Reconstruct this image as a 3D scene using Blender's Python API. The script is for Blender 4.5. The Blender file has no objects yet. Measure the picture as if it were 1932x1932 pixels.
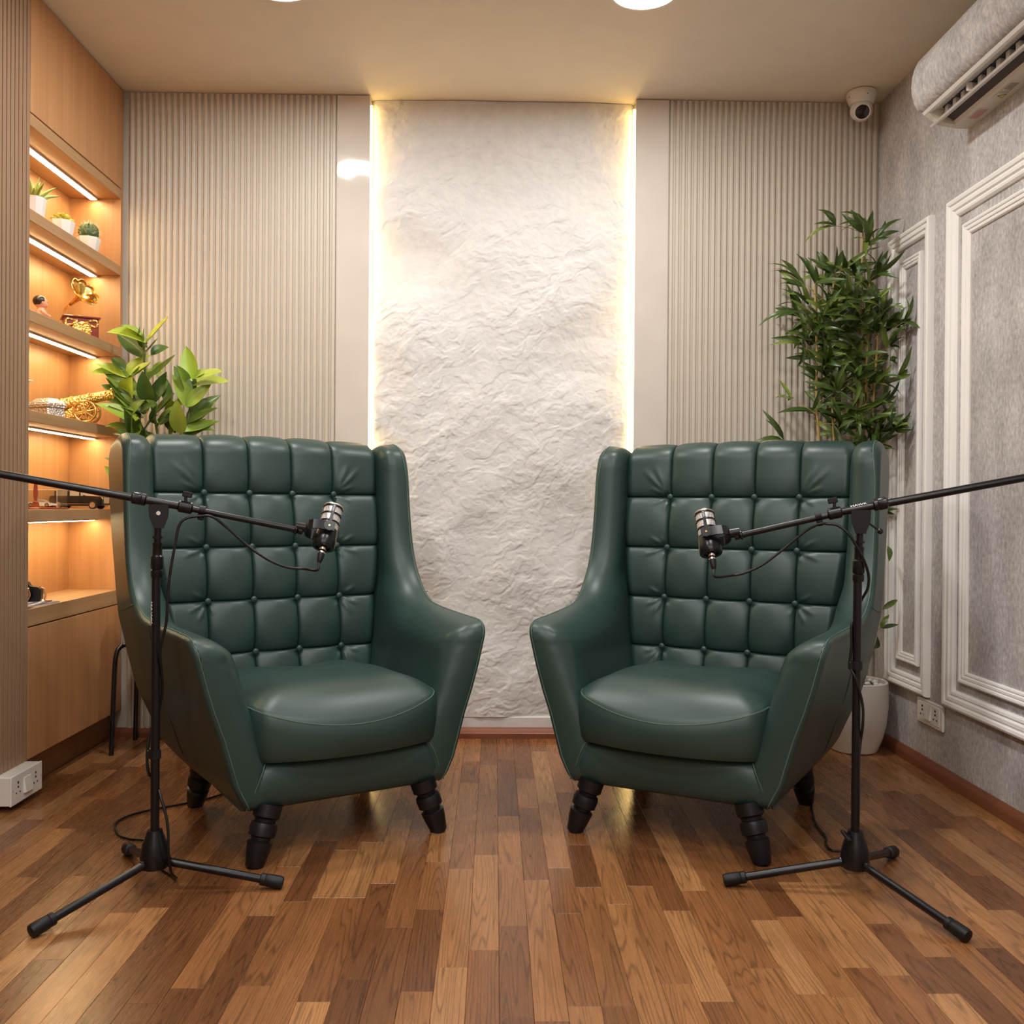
import bpy, bmesh, math, random
import numpy as np
from mathutils import Vector, Matrix
PI = math.pi
rnd = random.Random(11)
sc = bpy.context.scene
COL = sc.collection

# ------------------------------------------------------------------ camera, world, exposure
cam_d = bpy.data.cameras.new('camera')
cam_d.sensor_fit = 'HORIZONTAL'; cam_d.sensor_width = 36.0
cam_d.lens = 1800.0 / 1932.0 * 36.0
cam_d.clip_start = 0.05
cam = bpy.data.objects.new('camera', cam_d); COL.objects.link(cam)
def cam_matrix(pitch, roll, yaw, loc):
    cy, sy = math.cos(yaw), math.sin(yaw); cp, sp = math.cos(pitch), math.sin(pitch); cr, sr = math.cos(roll), math.sin(roll)
    R0 = np.array([[1, 0, 0], [0, 0, -1], [0, 1, 0.]])
    Ry = np.array([[cy, 0, -sy], [0, 1, 0], [sy, 0, cy]])
    Rx = np.array([[1, 0, 0], [0, cp, -sp], [0, sp, cp]])
    Rz = np.array([[cr, -sr, 0], [sr, cr, 0], [0, 0, 1]])
    R = Rz @ Rx @ Ry @ R0
    M = Matrix.Identity(4)
    for i in range(3):
        M[i][0] = R[0][i]; M[i][1] = -R[1][i]; M[i][2] = -R[2][i]; M[i][3] = loc[i]
    return M
cam.matrix_world = cam_matrix(0.0058, 0.0074, 0.0178, (0, 0, 0.93))
sc.camera = cam

w = bpy.data.worlds.new('world'); sc.world = w; w.use_nodes = True
w.node_tree.nodes['Background'].inputs[0].default_value = (0.9, 0.85, 0.8, 1)
w.node_tree.nodes['Background'].inputs[1].default_value = 0.0
sc.view_settings.view_transform = 'Standard'; sc.view_settings.look = 'None'
sc.view_settings.exposure = 0.0; sc.view_settings.gamma = 1.0
sc.view_settings.use_curve_mapping = False
sc.cycles.max_bounces = 8; sc.cycles.diffuse_bounces = 5; sc.cycles.glossy_bounces = 4
sc.cycles.transmission_bounces = 6; sc.cycles.sample_clamp_indirect = 6.0
sc.cycles.use_denoising = True
sc.cycles.caustics_reflective = False; sc.cycles.caustics_refractive = False
DOWN = 158.0      # ceiling lamps
SHELF = 50.0     # shelf strips
COVE = 18.0      # strips beside the plaster panel
LAMP_COL = (1.0, 0.985, 0.955)

# ------------------------------------------------------------------ materials
def nodes(name):
    m = bpy.data.materials.new(name); m.use_nodes = True
    nt = m.node_tree; b = nt.nodes['Principled BSDF']
    return m, nt, b
def nn(nt, typ, **kw):
    n = nt.nodes.new(typ)
    for k, v in kw.items():
        if k in n.inputs: n.inputs[k].default_value = v
        else: setattr(n, k, v)
    return n
def ramp(nt, stops, fac):
    r = nt.nodes.new('ShaderNodeValToRGB'); e = r.color_ramp.elements
    e[0].position, e[0].color = stops[0][0], (*stops[0][1], 1)
    e[1].position, e[1].color = stops[-1][0], (*stops[-1][1], 1)
    for p, c in stops[1:-1]:
        k = e.new(p); k.color = (*c, 1)
    nt.links.new(fac, r.inputs[0]); return r.outputs[0]
def bump(nt, b, h, strength=0.2, dist=0.002):
    n = nn(nt, 'ShaderNodeBump'); n.inputs['Strength'].default_value = strength; n.inputs['Distance'].default_value = dist
    nt.links.new(h, n.inputs['Height']); nt.links.new(n.outputs[0], b.inputs['Normal'])
def plain(name, col, rough=0.5, metal=0.0, spec=0.5, coat=0.0):
    m, nt, b = nodes(name)
    tc = nn(nt, 'ShaderNodeTexCoord'); no = nn(nt, 'ShaderNodeTexNoise', Scale=9.0, Detail=3.0)
    nt.links.new(tc.outputs['Object'], no.inputs['Vector'])
    c1 = tuple(x * 0.98 for x in col); c2 = tuple(min(1, x * 1.02) for x in col)
    nt.links.new(ramp(nt, [(0.3, c1), (0.7, c2)], no.outputs[0]), b.inputs['Base Color'])
    b.inputs['Roughness'].default_value = rough; b.inputs['Metallic'].default_value = metal
    b.inputs['Specular IOR Level'].default_value = spec; b.inputs['Coat Weight'].default_value = coat
    return m
def emit(name, col, strength):
    m, nt, b = nodes(name)
    b.inputs['Base Color'].default_value = (0.8, 0.8, 0.8, 1)
    b.inputs['Emission Color'].default_value = (*col, 1); b.inputs['Emission Strength'].default_value = strength
    return m
def wood(name, ca, cb, axis=2, scale=1.0, rough=0.42, contrast=1.0):
    """fine straight grain running along the given axis"""
    m, nt, b = nodes(name)
    tc = nn(nt, 'ShaderNodeTexCoord'); mp = nn(nt, 'ShaderNodeMapping')
    s = [38 * scale] * 3; s[axis] = 1.1 * scale; mp.inputs['Scale'].default_value = s
    nt.links.new(tc.outputs['Object'], mp.inputs[0])
    n1 = nn(nt, 'ShaderNodeTexNoise', Scale=1.0, Detail=5.0, Roughness=0.65); nt.links.new(mp.outputs[0], n1.inputs['Vector'])
    mp2 = nn(nt, 'ShaderNodeMapping'); s2 = [190 * scale] * 3; s2[axis] = 4.0 * scale; mp2.inputs['Scale'].default_value = s2
    nt.links.new(tc.outputs['Object'], mp2.inputs[0])
    n2 = nn(nt, 'ShaderNodeTexNoise', Scale=1.0, Detail=3.0); nt.links.new(mp2.outputs[0], n2.inputs['Vector'])
    mx = nn(nt, 'ShaderNodeMath', operation='MULTIPLY_ADD'); mx.inputs[1].default_value = 0.35
    nt.links.new(n2.outputs[0], mx.inputs[0]); nt.links.new(n1.outputs[0], mx.inputs[2])
    nt.links.new(ramp(nt, [(0.67 - 0.22 / contrast, ca), (0.67 + 0.22 / contrast, cb)], mx.outputs[0]), b.inputs['Base Color'])
    b.inputs['Roughness'].default_value = rough
    bump(nt, b, n2.outputs[0], 0.08, 0.001)
    return m

M = {}
M['oak'] = wood('light_oak_laminate', (0.42, 0.205, 0.088), (0.54, 0.285, 0.128), 2)
M['oak_h'] = wood('light_oak_edge', (0.33, 0.185, 0.088), (0.46, 0.275, 0.135), 1)
M['slat_wood'] = wood('taupe_slat_wood', (0.27, 0.165, 0.098), (0.35, 0.22, 0.135), 2)
M['groove'] = plain('dark_groove', (0.015, 0.009, 0.006), 0.9)
M['plinth'] = wood('brown_plinth', (0.17, 0.075, 0.03), (0.26, 0.12, 0.05), 1)
M['skirt'] = wood('red_brown_skirting', (0.16, 0.05, 0.022), (0.25, 0.085, 0.04), 1, 1.0, 0.35)
M['skirt_x'] = wood('red_brown_skirting_x', (0.18, 0.055, 0.026), (0.28, 0.095, 0.045), 0, 1.0, 0.35)
M['flute'] = plain('beige_fluted_panel', (0.60, 0.54, 0.455), 0.45)
def m_strip():
    m, nt, b = nodes('glossy_cream_strip')
    tc = nn(nt, 'ShaderNodeTexCoord'); n = nn(nt, 'ShaderNodeTexNoise', Scale=7.0, Detail=1.0); nt.links.new(tc.outputs['Object'], n.inputs['Vector'])
    nt.links.new(ramp(nt, [(0.3, (0.64, 0.585, 0.52)), (0.7, (0.68, 0.62, 0.555))], n.outputs[0]), b.inputs['Base Color'])
    b.inputs['Roughness'].default_value = 0.06
    bump(nt, b, n.outputs[0], 0.25, 0.01)
    return m
M['strip'] = m_strip()
M['ceiling'] = plain('ceiling_paint', (0.80, 0.725, 0.62), 0.75)
M['white_trim'] = plain('white_moulding', (0.91, 0.895, 0.87), 0.4)
M['white_plastic'] = plain('white_plastic', (0.78, 0.75, 0.71), 0.35)
M['cream_plastic'] = plain('cream_plastic', (0.66, 0.60, 0.51), 0.4)
M['hole'] = plain('dark_hole', (0.02, 0.018, 0.016), 0.8)
M['room'] = plain('room_paint', (0.78, 0.74, 0.68), 0.8)
M['black'] = plain('black_powder_coat', (0.004, 0.004, 0.006), 0.30, 0, 0.4)
M['black_gloss'] = plain('black_gloss', (0.008, 0.008, 0.010), 0.12)
M['rubber'] = plain('black_rubber', (0.005, 0.005, 0.006), 0.5, 0, 0.35)
M['cable'] = plain('black_cable', (0.004, 0.004, 0.005), 0.4, 0, 0.4)
M['leg_black'] = plain('black_stained_leg', (0.005, 0.005, 0.007), 0.42, 0, 0.4)
M['chrome'] = plain('chrome', (0.80, 0.78, 0.74), 0.18, 1.0)
M['silver'] = plain('worn_silver', (0.62, 0.58, 0.52), 0.35, 1.0)
M['gold'] = plain('polished_brass', (0.86, 0.56, 0.18), 0.22, 1.0)
M['red_wood'] = wood('red_lacquered_wood', (0.16, 0.022, 0.012), (0.25, 0.04, 0.022), 0, 1.0, 0.2)
M['brown_wood'] = wood('red_brown_turned_wood', (0.20, 0.04, 0.018), (0.30, 0.07, 0.03), 2, 1.0, 0.25)
M['ceramic'] = plain('white_ceramic', (0.80, 0.78, 0.76), 0.3)
M['pot_white'] = plain('matt_white_pot', (0.74, 0.71, 0.67), 0.45)
M['pebble'] = plain('white_pebble', (0.78, 0.76, 0.72), 0.6)
M['soil'] = plain('soil', (0.05, 0.035, 0.022), 0.9)
M['skin_toy'] = plain('pink_toy', (0.75, 0.38, 0.26), 0.35)
M['hair_toy'] = plain('dark_toy_hair', (0.025, 0.012, 0.010), 0.35)
M['white_paint'] = plain('white_car_paint', (0.82, 0.80, 0.76), 0.15, 0, 0.5, 0.6)
M['paper'] = plain('white_paper', (0.82, 0.80, 0.80), 0.5)
M['print_dark'] = plain('dark_print', (0.05, 0.05, 0.09), 0.5)
M['red_print'] = plain('red_print', (0.45, 0.10, 0.09), 0.6)
M['grey_print'] = plain('grey_print', (0.30, 0.27, 0.24), 0.6)
M['yellow_print'] = plain('yellow_print', (0.75, 0.55, 0.05), 0.6)
M['letter'] = plain('white_lettering', (0.85, 0.85, 0.86), 0.5)
M['stool_seat'] = plain('grey_brown_seat', (0.28, 0.20, 0.16), 0.5)
M['grey_plastic'] = plain('grey_plastic', (0.50, 0.46, 0.43), 0.4)
M['dark_slot'] = plain('dark_slot', (0.07, 0.05, 0.045), 0.6)
M['cane'] = plain('yellow_cane', (0.42, 0.28, 0.09), 0.45)
M['stem'] = plain('green_stem', (0.14, 0.20, 0.05), 0.5)
M['lens'] = plain('dark_lens', (0.006, 0.006, 0.008), 0.05)
M['tan'] = plain('tan_leather', (0.45, 0.22, 0.09), 0.5)
M['succulent'] = plain('yellow_green_succulent', (0.42, 0.36, 0.03), 0.4)
M['aloe'] = plain('aloe_green', (0.30, 0.36, 0.06), 0.4)
M['cactus'] = plain('cactus_green', (0.05, 0.10, 0.035), 0.5)
M['spine'] = plain('cream_spine', (0.72, 0.60, 0.38), 0.6)
M['gold_mesh'] = M['gold']
M['lamp'] = emit('lamp_diffuser', LAMP_COL, DOWN)
M['led_shelf'] = emit('shelf_led', (1.0, 0.76, 0.40), SHELF)
M['led_cove'] = emit('cove_led', (1.0, 0.66, 0.22), COVE)

def leaf_mat(name, dark, light):
    m, nt, b = nodes(name)
    oi = nn(nt, 'ShaderNodeObjectInfo'); tc = nn(nt, 'ShaderNodeTexCoord')
    no = nn(nt, 'ShaderNodeTexNoise', Scale=14.0, Detail=2.0); nt.links.new(tc.outputs['Object'], no.inputs['Vector'])
    ma = nn(nt, 'ShaderNodeMath', operation='MULTIPLY_ADD'); ma.inputs[1].default_value = 0.25
    nt.links.new(no.outputs[0], ma.inputs[0]); nt.links.new(oi.outputs['Random'], ma.inputs[2])
    nt.links.new(ramp(nt, [(0.10, dark), (0.75, tuple((a + c) / 2 for a, c in zip(dark, light))), (1.10, light)], ma.outputs[0]), b.inputs['Base Color'])
    b.inputs['Roughness'].default_value = 0.36
    return m
M['leaf_big'] = leaf_mat('broad_leaf', (0.045, 0.10, 0.018), (0.28, 0.40, 0.05))
M['leaf_bright'] = leaf_mat('young_broad_leaf', (0.30, 0.45, 0.04), (0.50, 0.62, 0.08))
M['leaf_bamboo'] = leaf_mat('bamboo_leaf', (0.030, 0.068, 0.010), (0.17, 0.235, 0.038))

def m_leather():
    m, nt, b = nodes('green_leather')
    tc = nn(nt, 'ShaderNodeTexCoord')
    v = nn(nt, 'ShaderNodeTexVoronoi', Scale=420.0); nt.links.new(tc.outputs['Object'], v.inputs['Vector'])
    n = nn(nt, 'ShaderNodeTexNoise', Scale=5.0, Detail=2.0); nt.links.new(tc.outputs['Object'], n.inputs['Vector'])
    nt.links.new(ramp(nt, [(0.3, (0.0185, 0.046, 0.040)), (0.7, (0.0235, 0.055, 0.048))], n.outputs[0]), b.inputs['Base Color'])
    b.inputs['Roughness'].default_value = 0.41; b.inputs['Specular IOR Level'].default_value = 0.5
    bump(nt, b, v.outputs['Distance'], 0.05, 0.0006)
    return m
M['leather'] = m_leather()
M['seam'] = plain('green_thread', (0.07, 0.13, 0.105), 0.6)
M['seam_dark'] = plain('dark_seam', (0.006, 0.014, 0.012), 0.7)

def m_felt():
    m, nt, b = nodes('grey_felt')
    tc = nn(nt, 'ShaderNodeTexCoord')
    mp = nn(nt, 'ShaderNodeMapping'); mp.inputs['Scale'].default_value = (1, 1, 0.55); nt.links.new(tc.outputs['Object'], mp.inputs[0])
    n1 = nn(nt, 'ShaderNodeTexNoise', Scale=85.0, Detail=5.0, Roughness=0.75); nt.links.new(mp.outputs[0], n1.inputs['Vector'])
    n2 = nn(nt, 'ShaderNodeTexNoise', Scale=9.0, Detail=3.0); nt.links.new(mp.outputs[0], n2.inputs['Vector'])
    mx = nn(nt, 'ShaderNodeMath', operation='MULTIPLY_ADD'); mx.inputs[1].default_value = 0.45
    nt.links.new(n2.outputs[0], mx.inputs[0]); nt.links.new(n1.outputs[0], mx.inputs[2])
    nt.links.new(ramp(nt, [(0.50, (0.31, 0.292, 0.285)), (0.72, (0.48, 0.455, 0.445)), (0.95, (0.70, 0.67, 0.655))], mx.outputs[0]), b.inputs['Base Color'])
    b.inputs['Roughness'].default_value = 0.95; b.inputs['Specular IOR Level'].default_value = 0.1
    bump(nt, b, n1.outputs[0], 0.35, 0.003)
    return m
M['felt'] = m_felt()

def m_plaster():
    m, nt, b = nodes('white_plaster')
    tc = nn(nt, 'ShaderNodeTexCoord')
    n1 = nn(nt, 'ShaderNodeTexNoise', Scale=26.0, Detail=6.0, Roughness=0.6); nt.links.new(tc.outputs['Object'], n1.inputs['Vector'])
    nt.links.new(ramp(nt, [(0.3, (0.67, 0.657, 0.64)), (0.7, (0.74, 0.727, 0.71))], n1.outputs[0]), b.inputs['Base Color'])
    b.inputs['Roughness'].default_value = 0.6
    bump(nt, b, n1.outputs[0], 0.5, 0.006)
    return m
M['plaster'] = m_plaster()

def m_floor(name, island=False):
    m, nt, b = nodes(name)
    tc = nn(nt, 'ShaderNodeTexCoord')
    if island:
        g = nn(nt, 'ShaderNodeNewGeometry'); R = g.outputs['Random Per Island']
    else:
        g = nn(nt, 'ShaderNodeObjectInfo'); R = g.outputs['Random']
    off = nn(nt, 'ShaderNodeMath', operation='MULTIPLY'); off.inputs[1].default_value = 37.0; nt.links.new(R, off.inputs[0])
    cx = nn(nt, 'ShaderNodeCombineXYZ')
    for i in range(3): nt.links.new(off.outputs[0], cx.inputs[i])
    ad = nn(nt, 'ShaderNodeVectorMath', operation='ADD'); nt.links.new(tc.outputs['Object'], ad.inputs[0]); nt.links.new(cx.outputs[0], ad.inputs[1])
    # cathedral figure: contour lines of a stretched noise
    mp = nn(nt, 'ShaderNodeMapping'); mp.inputs['Scale'].default_value = (22, 1.0, 1); nt.links.new(ad.outputs[0], mp.inputs[0])
    n1 = nn(nt, 'ShaderNodeTexNoise', Scale=1.0, Detail=1.2, Roughness=0.4); nt.links.new(mp.outputs[0], n1.inputs['Vector'])
    k = nn(nt, 'ShaderNodeMath', operation='MULTIPLY'); k.inputs[1].default_value = 17.0; nt.links.new(n1.outputs[0], k.inputs[0])
    fr = nn(nt, 'ShaderNodeMath', operation='FRACT'); nt.links.new(k.outputs[0], fr.inputs[0])
    line = ramp(nt, [(0.0, (0.25,) * 3), (0.16, (0.85,) * 3), (0.8, (1.0,) * 3), (1.0, (0.25,) * 3)], fr.outputs[0])
    mp2 = nn(nt, 'ShaderNodeMapping'); mp2.inputs['Scale'].default_value = (330, 9, 1); nt.links.new(ad.outputs[0], mp2.inputs[0])
    n2 = nn(nt, 'ShaderNodeTexNoise', Scale=1.0, Detail=4.0, Roughness=0.7); nt.links.new(mp2.outputs[0], n2.inputs['Vector'])
    mp3 = nn(nt, 'ShaderNodeMapping'); mp3.inputs['Scale'].default_value = (9, 1.3, 1); nt.links.new(ad.outputs[0], mp3.inputs[0])
    n3 = nn(nt, 'ShaderNodeTexNoise', Scale=1.0, Detail=2.0); nt.links.new(mp3.outputs[0], n3.inputs['Vector'])
    base = ramp(nt, [(0.0, (0.15, 0.056, 0.020)), (0.25, (0.22, 0.086, 0.030)), (0.5, (0.29, 0.120, 0.042)), (0.8, (0.38, 0.170, 0.062)), (1.0, (0.47, 0.235, 0.095))], R)
    def mul(a, bb, f):
        x = nn(nt, 'ShaderNodeMix', data_type='RGBA', blend_type='MULTIPLY'); x.inputs[0].default_value = f
        nt.links.new(a, x.inputs[6]); nt.links.new(bb, x.inputs[7]); return x.outputs[2]
    c = mul(base, line, 0.62)
    c = mul(c, ramp(nt, [(0.25, (0.55,) * 3), (0.55, (1,) * 3)], n2.outputs[0]), 0.75)
    c = mul(c, ramp(nt, [(0.25, (0.72,) * 3), (0.7, (1.18,) * 3)], n3.outputs[0]), 0.8)
    nt.links.new(c, b.inputs['Base Color'])
    nt.links.new(ramp(nt, [(0.2, (0.22,) * 3), (0.8, (0.32,) * 3)], n2.outputs[0]), b.inputs['Roughness'])
    b.inputs['Specular IOR Level'].default_value = 0.5
    bump(nt, b, n2.outputs[0], 0.10, 0.0008)
    return m
M['floor'] = m_floor('laminate_plank'); M['floor_far'] = m_floor('laminate_far', True)

def m_micmesh():
    m, nt, b = nodes('silver_wire_mesh')
    tc = nn(nt, 'ShaderNodeTexCoord'); mp = nn(nt, 'ShaderNodeMapping'); mp.inputs['Rotation'].default_value = (0, 0, PI / 4)
    nt.links.new(tc.outputs['Object'], mp.inputs[0])
    ch = nn(nt, 'ShaderNodeTexChecker', Scale=420.0); nt.links.new(mp.outputs[0], ch.inputs['Vector'])
    nt.links.new(ramp(nt, [(0.0, (0.30, 0.29, 0.29)), (1.0, (0.95, 0.93, 0.90))], ch.outputs['Fac']), b.inputs['Base Color'])
    b.inputs['Metallic'].default_value = 0.35; b.inputs['Roughness'].default_value = 0.4
    return m
M['mic_mesh'] = m_micmesh()
def m_glass():
    """thin clear sheet: mostly transmitted, a little mirrored"""
    m, nt, b = nodes('clear_acrylic'); nt.nodes.remove(b); out = [n for n in nt.nodes if n.type == 'OUTPUT_MATERIAL'][0]
    tr = nn(nt, 'ShaderNodeBsdfTransparent'); tr.inputs[0].default_value = (0.94, 0.95, 0.95, 1); gl = nn(nt, 'ShaderNodeBsdfGlossy'); gl.inputs['Roughness'].default_value = 0.03
    mx = nn(nt, 'ShaderNodeMixShader'); mx.inputs[0].default_value = 0.06
    nt.links.new(tr.outputs[0], mx.inputs[1]); nt.links.new(gl.outputs[0], mx.inputs[2]); nt.links.new(mx.outputs[0], out.inputs[0])
    return m
M['acrylic'] = m_glass()
M['car_glass'] = plain('pale_car_glass', (0.30, 0.24, 0.18), 0.08)
def m_ornate(name, col, sc_=130, strength=1.0, metal=1.0):
    m, nt, b = nodes(name)
    tc = nn(nt, 'ShaderNodeTexCoord'); v = nn(nt, 'ShaderNodeTexVoronoi', Scale=float(sc_)); nt.links.new(tc.outputs['Object'], v.inputs['Vector'])
    b.inputs['Base Color'].default_value = (*col, 1); b.inputs['Metallic'].default_value = metal; b.inputs['Roughness'].default_value = 0.28
    bump(nt, b, v.outputs['Distance'], strength, 0.005)
    return m
M['gold_ornate'] = m_ornate('embossed_brass', (0.86, 0.56, 0.18)); M['silver_ornate'] = m_ornate('embossed_silver', (0.60, 0.58, 0.55), 150, 1.0, 0.55)

# ------------------------------------------------------------------ mesh helpers
def sharpen(me, ang=28):
    me.shade_smooth()
    me.set_sharp_from_angle(angle=math.radians(ang))
class MB:
    """collects shapes; build() links them as ONE mesh object"""
    def __init__(s): s.v = []; s.f = []
    def add(s, vs, fs):
        o = len(s.v); s.v += [tuple(map(float, p)) for p in vs]; s.f += [tuple(i + o for i in f) for f in fs]; return s
    def box(s, lo, hi, bev=0.0, mat=None):
        bm = bmesh.new(); bmesh.ops.create_cube(bm, size=1.0)
        for v in bm.verts:
            v.co = Vector([lo[i] + (v.co[i] + 0.5) * (hi[i] - lo[i]) for i in range(3)])
        if bev: bmesh.ops.bevel(bm, geom=bm.edges[:], offset=bev, segments=1, affect='EDGES')
        if mat is not None: bmesh.ops.transform(bm, matrix=mat, verts=bm.verts)
        bm.verts.index_update()
        s.add([v.co for v in bm.verts], [[v.index for v in f.verts] for f in bm.faces]); bm.free(); return s
    def lathe(s, prof, n=24, mat=None, caps=True):
        """prof: (radius, z) list, round z"""
        vs = []; fs = []
        for r, z in prof:
            for k in range(n):
                a = 2 * PI * k / n; vs.append(Vector((r * math.cos(a), r * math.sin(a), z)))
        for i in range(len(prof) - 1):
            for k in range(n):
                k2 = (k + 1) % n; fs.append((i * n + k, i * n + k2, (i + 1) * n + k2, (i + 1) * n + k))
        if caps: fs.append(tuple(range(n - 1, -1, -1))); fs.append(tuple((len(prof) - 1) * n + k for k in range(n)))
        if mat is not None: vs = [mat @ v for v in vs]
        return s.add(vs, fs)
    def cyl(s, p0, p1, r0, r1=None, n=16, prof=None):
        p0, p1 = Vector(p0), Vector(p1); d = p1 - p0; L = d.length
        q = d.to_track_quat('Z', 'Y').to_matrix().to_4x4(); m = Matrix.Translation(p0) @ q
        if prof: pr = [(r, t * L) for r, t in prof]
        else: pr = [(r0, 0), (r0 if r1 is None else r1, L)]
        return s.lathe(pr, n, m)
    def tube(s, pts, r, n=8, closed=False):
        pts = [Vector(p) for p in pts]; rs = r if isinstance(r, (list, tuple)) else [r] * len(pts)
        vs = []; fs = []; prev = None; N = len(pts)
        for i, p in enumerate(pts):
            t = (pts[(i + 1) % N] if (closed or i < N - 1) else p) - (pts[i - 1] if (closed or i > 0) else p)
            t.normalize()
            if prev is None: u = t.orthogonal().normalized()
            else:
                u = prev - t * prev.dot(t)
                u = u.normalized() if u.length > 1e-6 else t.orthogonal().normalized()
            prev = u; w_ = t.cross(u)
            for k in range(n):
                a = 2 * PI * k / n; vs.append(p + (u * math.cos(a) + w_ * math.sin(a)) * rs[i])
        for i in range(N if closed else N - 1):
            j = (i + 1) % N
            for k in range(n):
                k2 = (k + 1) % n; fs.append((i * n + k, i * n + k2, j * n + k2, j * n + k))
        if not closed: fs.append(tuple(range(n - 1, -1, -1))); fs.append(tuple((N - 1) * n + k for k in range(n)))
        return s.add(vs, fs)
    def sphere(s, c, r, sc_=(1, 1, 1), n=16, m=10, mat=None):
        vs = []; fs = []; c = Vector(c)
        for i in range(m + 1):
            ph = PI * i / m
            for k in range(n):
                a = 2 * PI * k / n
                vs.append(c + Vector((r * sc_[0] * math.sin(ph) * math.cos(a), r * sc_[1] * math.sin(ph) * math.sin(a), r * sc_[2] * math.cos(ph))))
        for i in range(m):
            for k in range(n):
                k2 = (k + 1) % n; fs.append((i * n + k, (i + 1) * n + k, (i + 1) * n + k2, i * n + k2))
        if mat is not None: vs = [mat @ v for v in vs]
        return s.add(vs, fs)
    def prism(s, outline, a, b, axis):
        """outline: 2D polygon in the two other axes (in order), extruded along axis from a to b"""
        n = len(outline); vs = []
        for t in (a, b):
            for p in outline:
                q = list(p); q.insert(axis, t); vs.append(q)
        fs = [tuple(range(n - 1, -1, -1)), tuple(range(n, 2 * n))]
        for k in range(n): k2 = (k + 1) % n; fs.append((k, k2, n + k2, n + k))
        return s.add(vs, fs)
    def mesh(s, name, smooth=28):
        me = bpy.data.meshes.new(name); me.from_pydata(s.v, [], s.f)
        bm = bmesh.new(); bm.from_mesh(me); bmesh.ops.recalc_face_normals(bm, faces=bm.faces); bm.to_mesh(me); bm.free()
        if smooth: sharpen(me, smooth)
        me.update(); return me
    def build(s, name, mat, parent=None, smooth=28, label=None):
        me = s.mesh(name, smooth); me.materials.append(mat)
        ob = bpy.data.objects.new(name, me); COL.objects.link(ob)
        if parent is not None: ob.parent = parent
        if label: ob['label'] = label
        return ob
def tag(o, label=None, cat=None, group=None, kind=None):
    if label: o['label'] = label
    if cat: o['category'] = cat
    if group: o['group'] = group
    if kind: o['kind'] = kind
    return o
def thing(name, label, cat, loc=(0, 0, 0), rz=0.0, group=None):
    o = bpy.data.objects.new(name, None); COL.objects.link(o); o.location = loc; o.rotation_euler = (0, 0, rz)
    o.empty_display_size = 0.05
    return tag(o, label, cat, group)
def wb(mb, name, mat, root, parent=None, smooth=28, label=None):
    """build a part given in world coordinates under root (un-rotated Empty); parent may be a part of root"""
    o = Vector(root.location); mb.v = [tuple(Vector(p) - o) for p in mb.v]
    return mb.build(name, mat, parent or root, smooth, label)
def ground(mb, name, mat, label, cat, group=None, smooth=28):
    """a thing that is one mesh, origin at its base"""
    a = np.array(mb.v); o = Vector(((a[:, 0].min() + a[:, 0].max()) / 2, (a[:, 1].min() + a[:, 1].max()) / 2, a[:, 2].min()))
    mb.v = [tuple(Vector(p) - o) for p in mb.v]
    ob = mb.build(name, mat, None, smooth); ob.location = o
    return tag(ob, label, cat, group)
def struct(mb, name, mat, parent=None, smooth=0):
    ob = mb.build(name, mat, parent, smooth)
    if parent is None: ob['kind'] = 'structure'
    return ob
def spline(pts, n=6):
    """Catmull-Rom through points"""
    P = [Vector(p) for p in pts]; P = [P[0] * 2 - P[1]] + P + [P[-1] * 2 - P[-2]]; out = []
    for i in range(1, len(P) - 2):
        a, b, c, d = P[i - 1], P[i], P[i + 1], P[i + 2]
        for k in range(n):
            t = k / n
            out.append(0.5 * ((2 * b) + (c - a) * t + (2 * a - 5 * b + 4 * c - d) * t * t + (3 * b - a - 3 * c + d) * t ** 3))
    out.append(P[-2]); return out
def text_mesh(body, size, name, mat, parent, matrix, depth=0.0004):
    cu = bpy.data.curves.new('lettering', 'FONT'); cu.body = body; cu.size = size; cu.extrude = depth
    cu.align_x = 'CENTER'; cu.align_y = 'CENTER'
    tmp = bpy.data.objects.new('lettering_tmp', cu); COL.objects.link(tmp)
    dg = bpy.context.evaluated_depsgraph_get()
    me = bpy.data.meshes.new_from_object(tmp.evaluated_get(dg)); bpy.data.objects.remove(tmp); bpy.data.curves.remove(cu)
    me.transform(matrix); me.materials.clear(); me.materials.append(mat); me.name = name
    ob = bpy.data.objects.new(name, me); COL.objects.link(ob); ob.parent = parent
    return ob
# vectorised gradient noise for relief
def perlin(x, y, seed=0):
    r = np.random.RandomState(seed); p = r.permutation(256); p = np.concatenate([p, p]); g = r.randn(256, 2); g /= np.linalg.norm(g, axis=1)[:, None]
    xi = np.floor(x).astype(int); yi = np.floor(y).astype(int); xf = x - xi; yf = y - yi; xi &= 255; yi &= 255
    u = xf ** 3 * (xf * (xf * 6 - 15) + 10); v = yf ** 3 * (yf * (yf * 6 - 15) + 10)
    def d(ix, iy, fx, fy):
        h = g[p[(p[ix & 255] + iy) & 255]]; return h[..., 0] * fx + h[..., 1] * fy
    a = d(xi, yi, xf, yf); b = d(xi + 1, yi, xf - 1, yf); c = d(xi, yi + 1, xf, yf - 1); e = d(xi + 1, yi + 1, xf - 1, yf - 1)
    return (a * (1 - u) + b * u) * (1 - v) + (c * (1 - u) + e * u) * v
def grid_faces(nu, nv):
    return [(i * nv + j, (i + 1) * nv + j, (i + 1) * nv + j + 1, i * nv + j + 1) for i in range(nu - 1) for j in range(nv - 1)]

# ================================================================== THE ROOM
XL, XR, YB, ZC, YF = -1.485, 1.5415, 3.831, 2.57, -2.2      # cabinet face, right wall, back panels, ceiling, wall behind the camera
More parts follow.
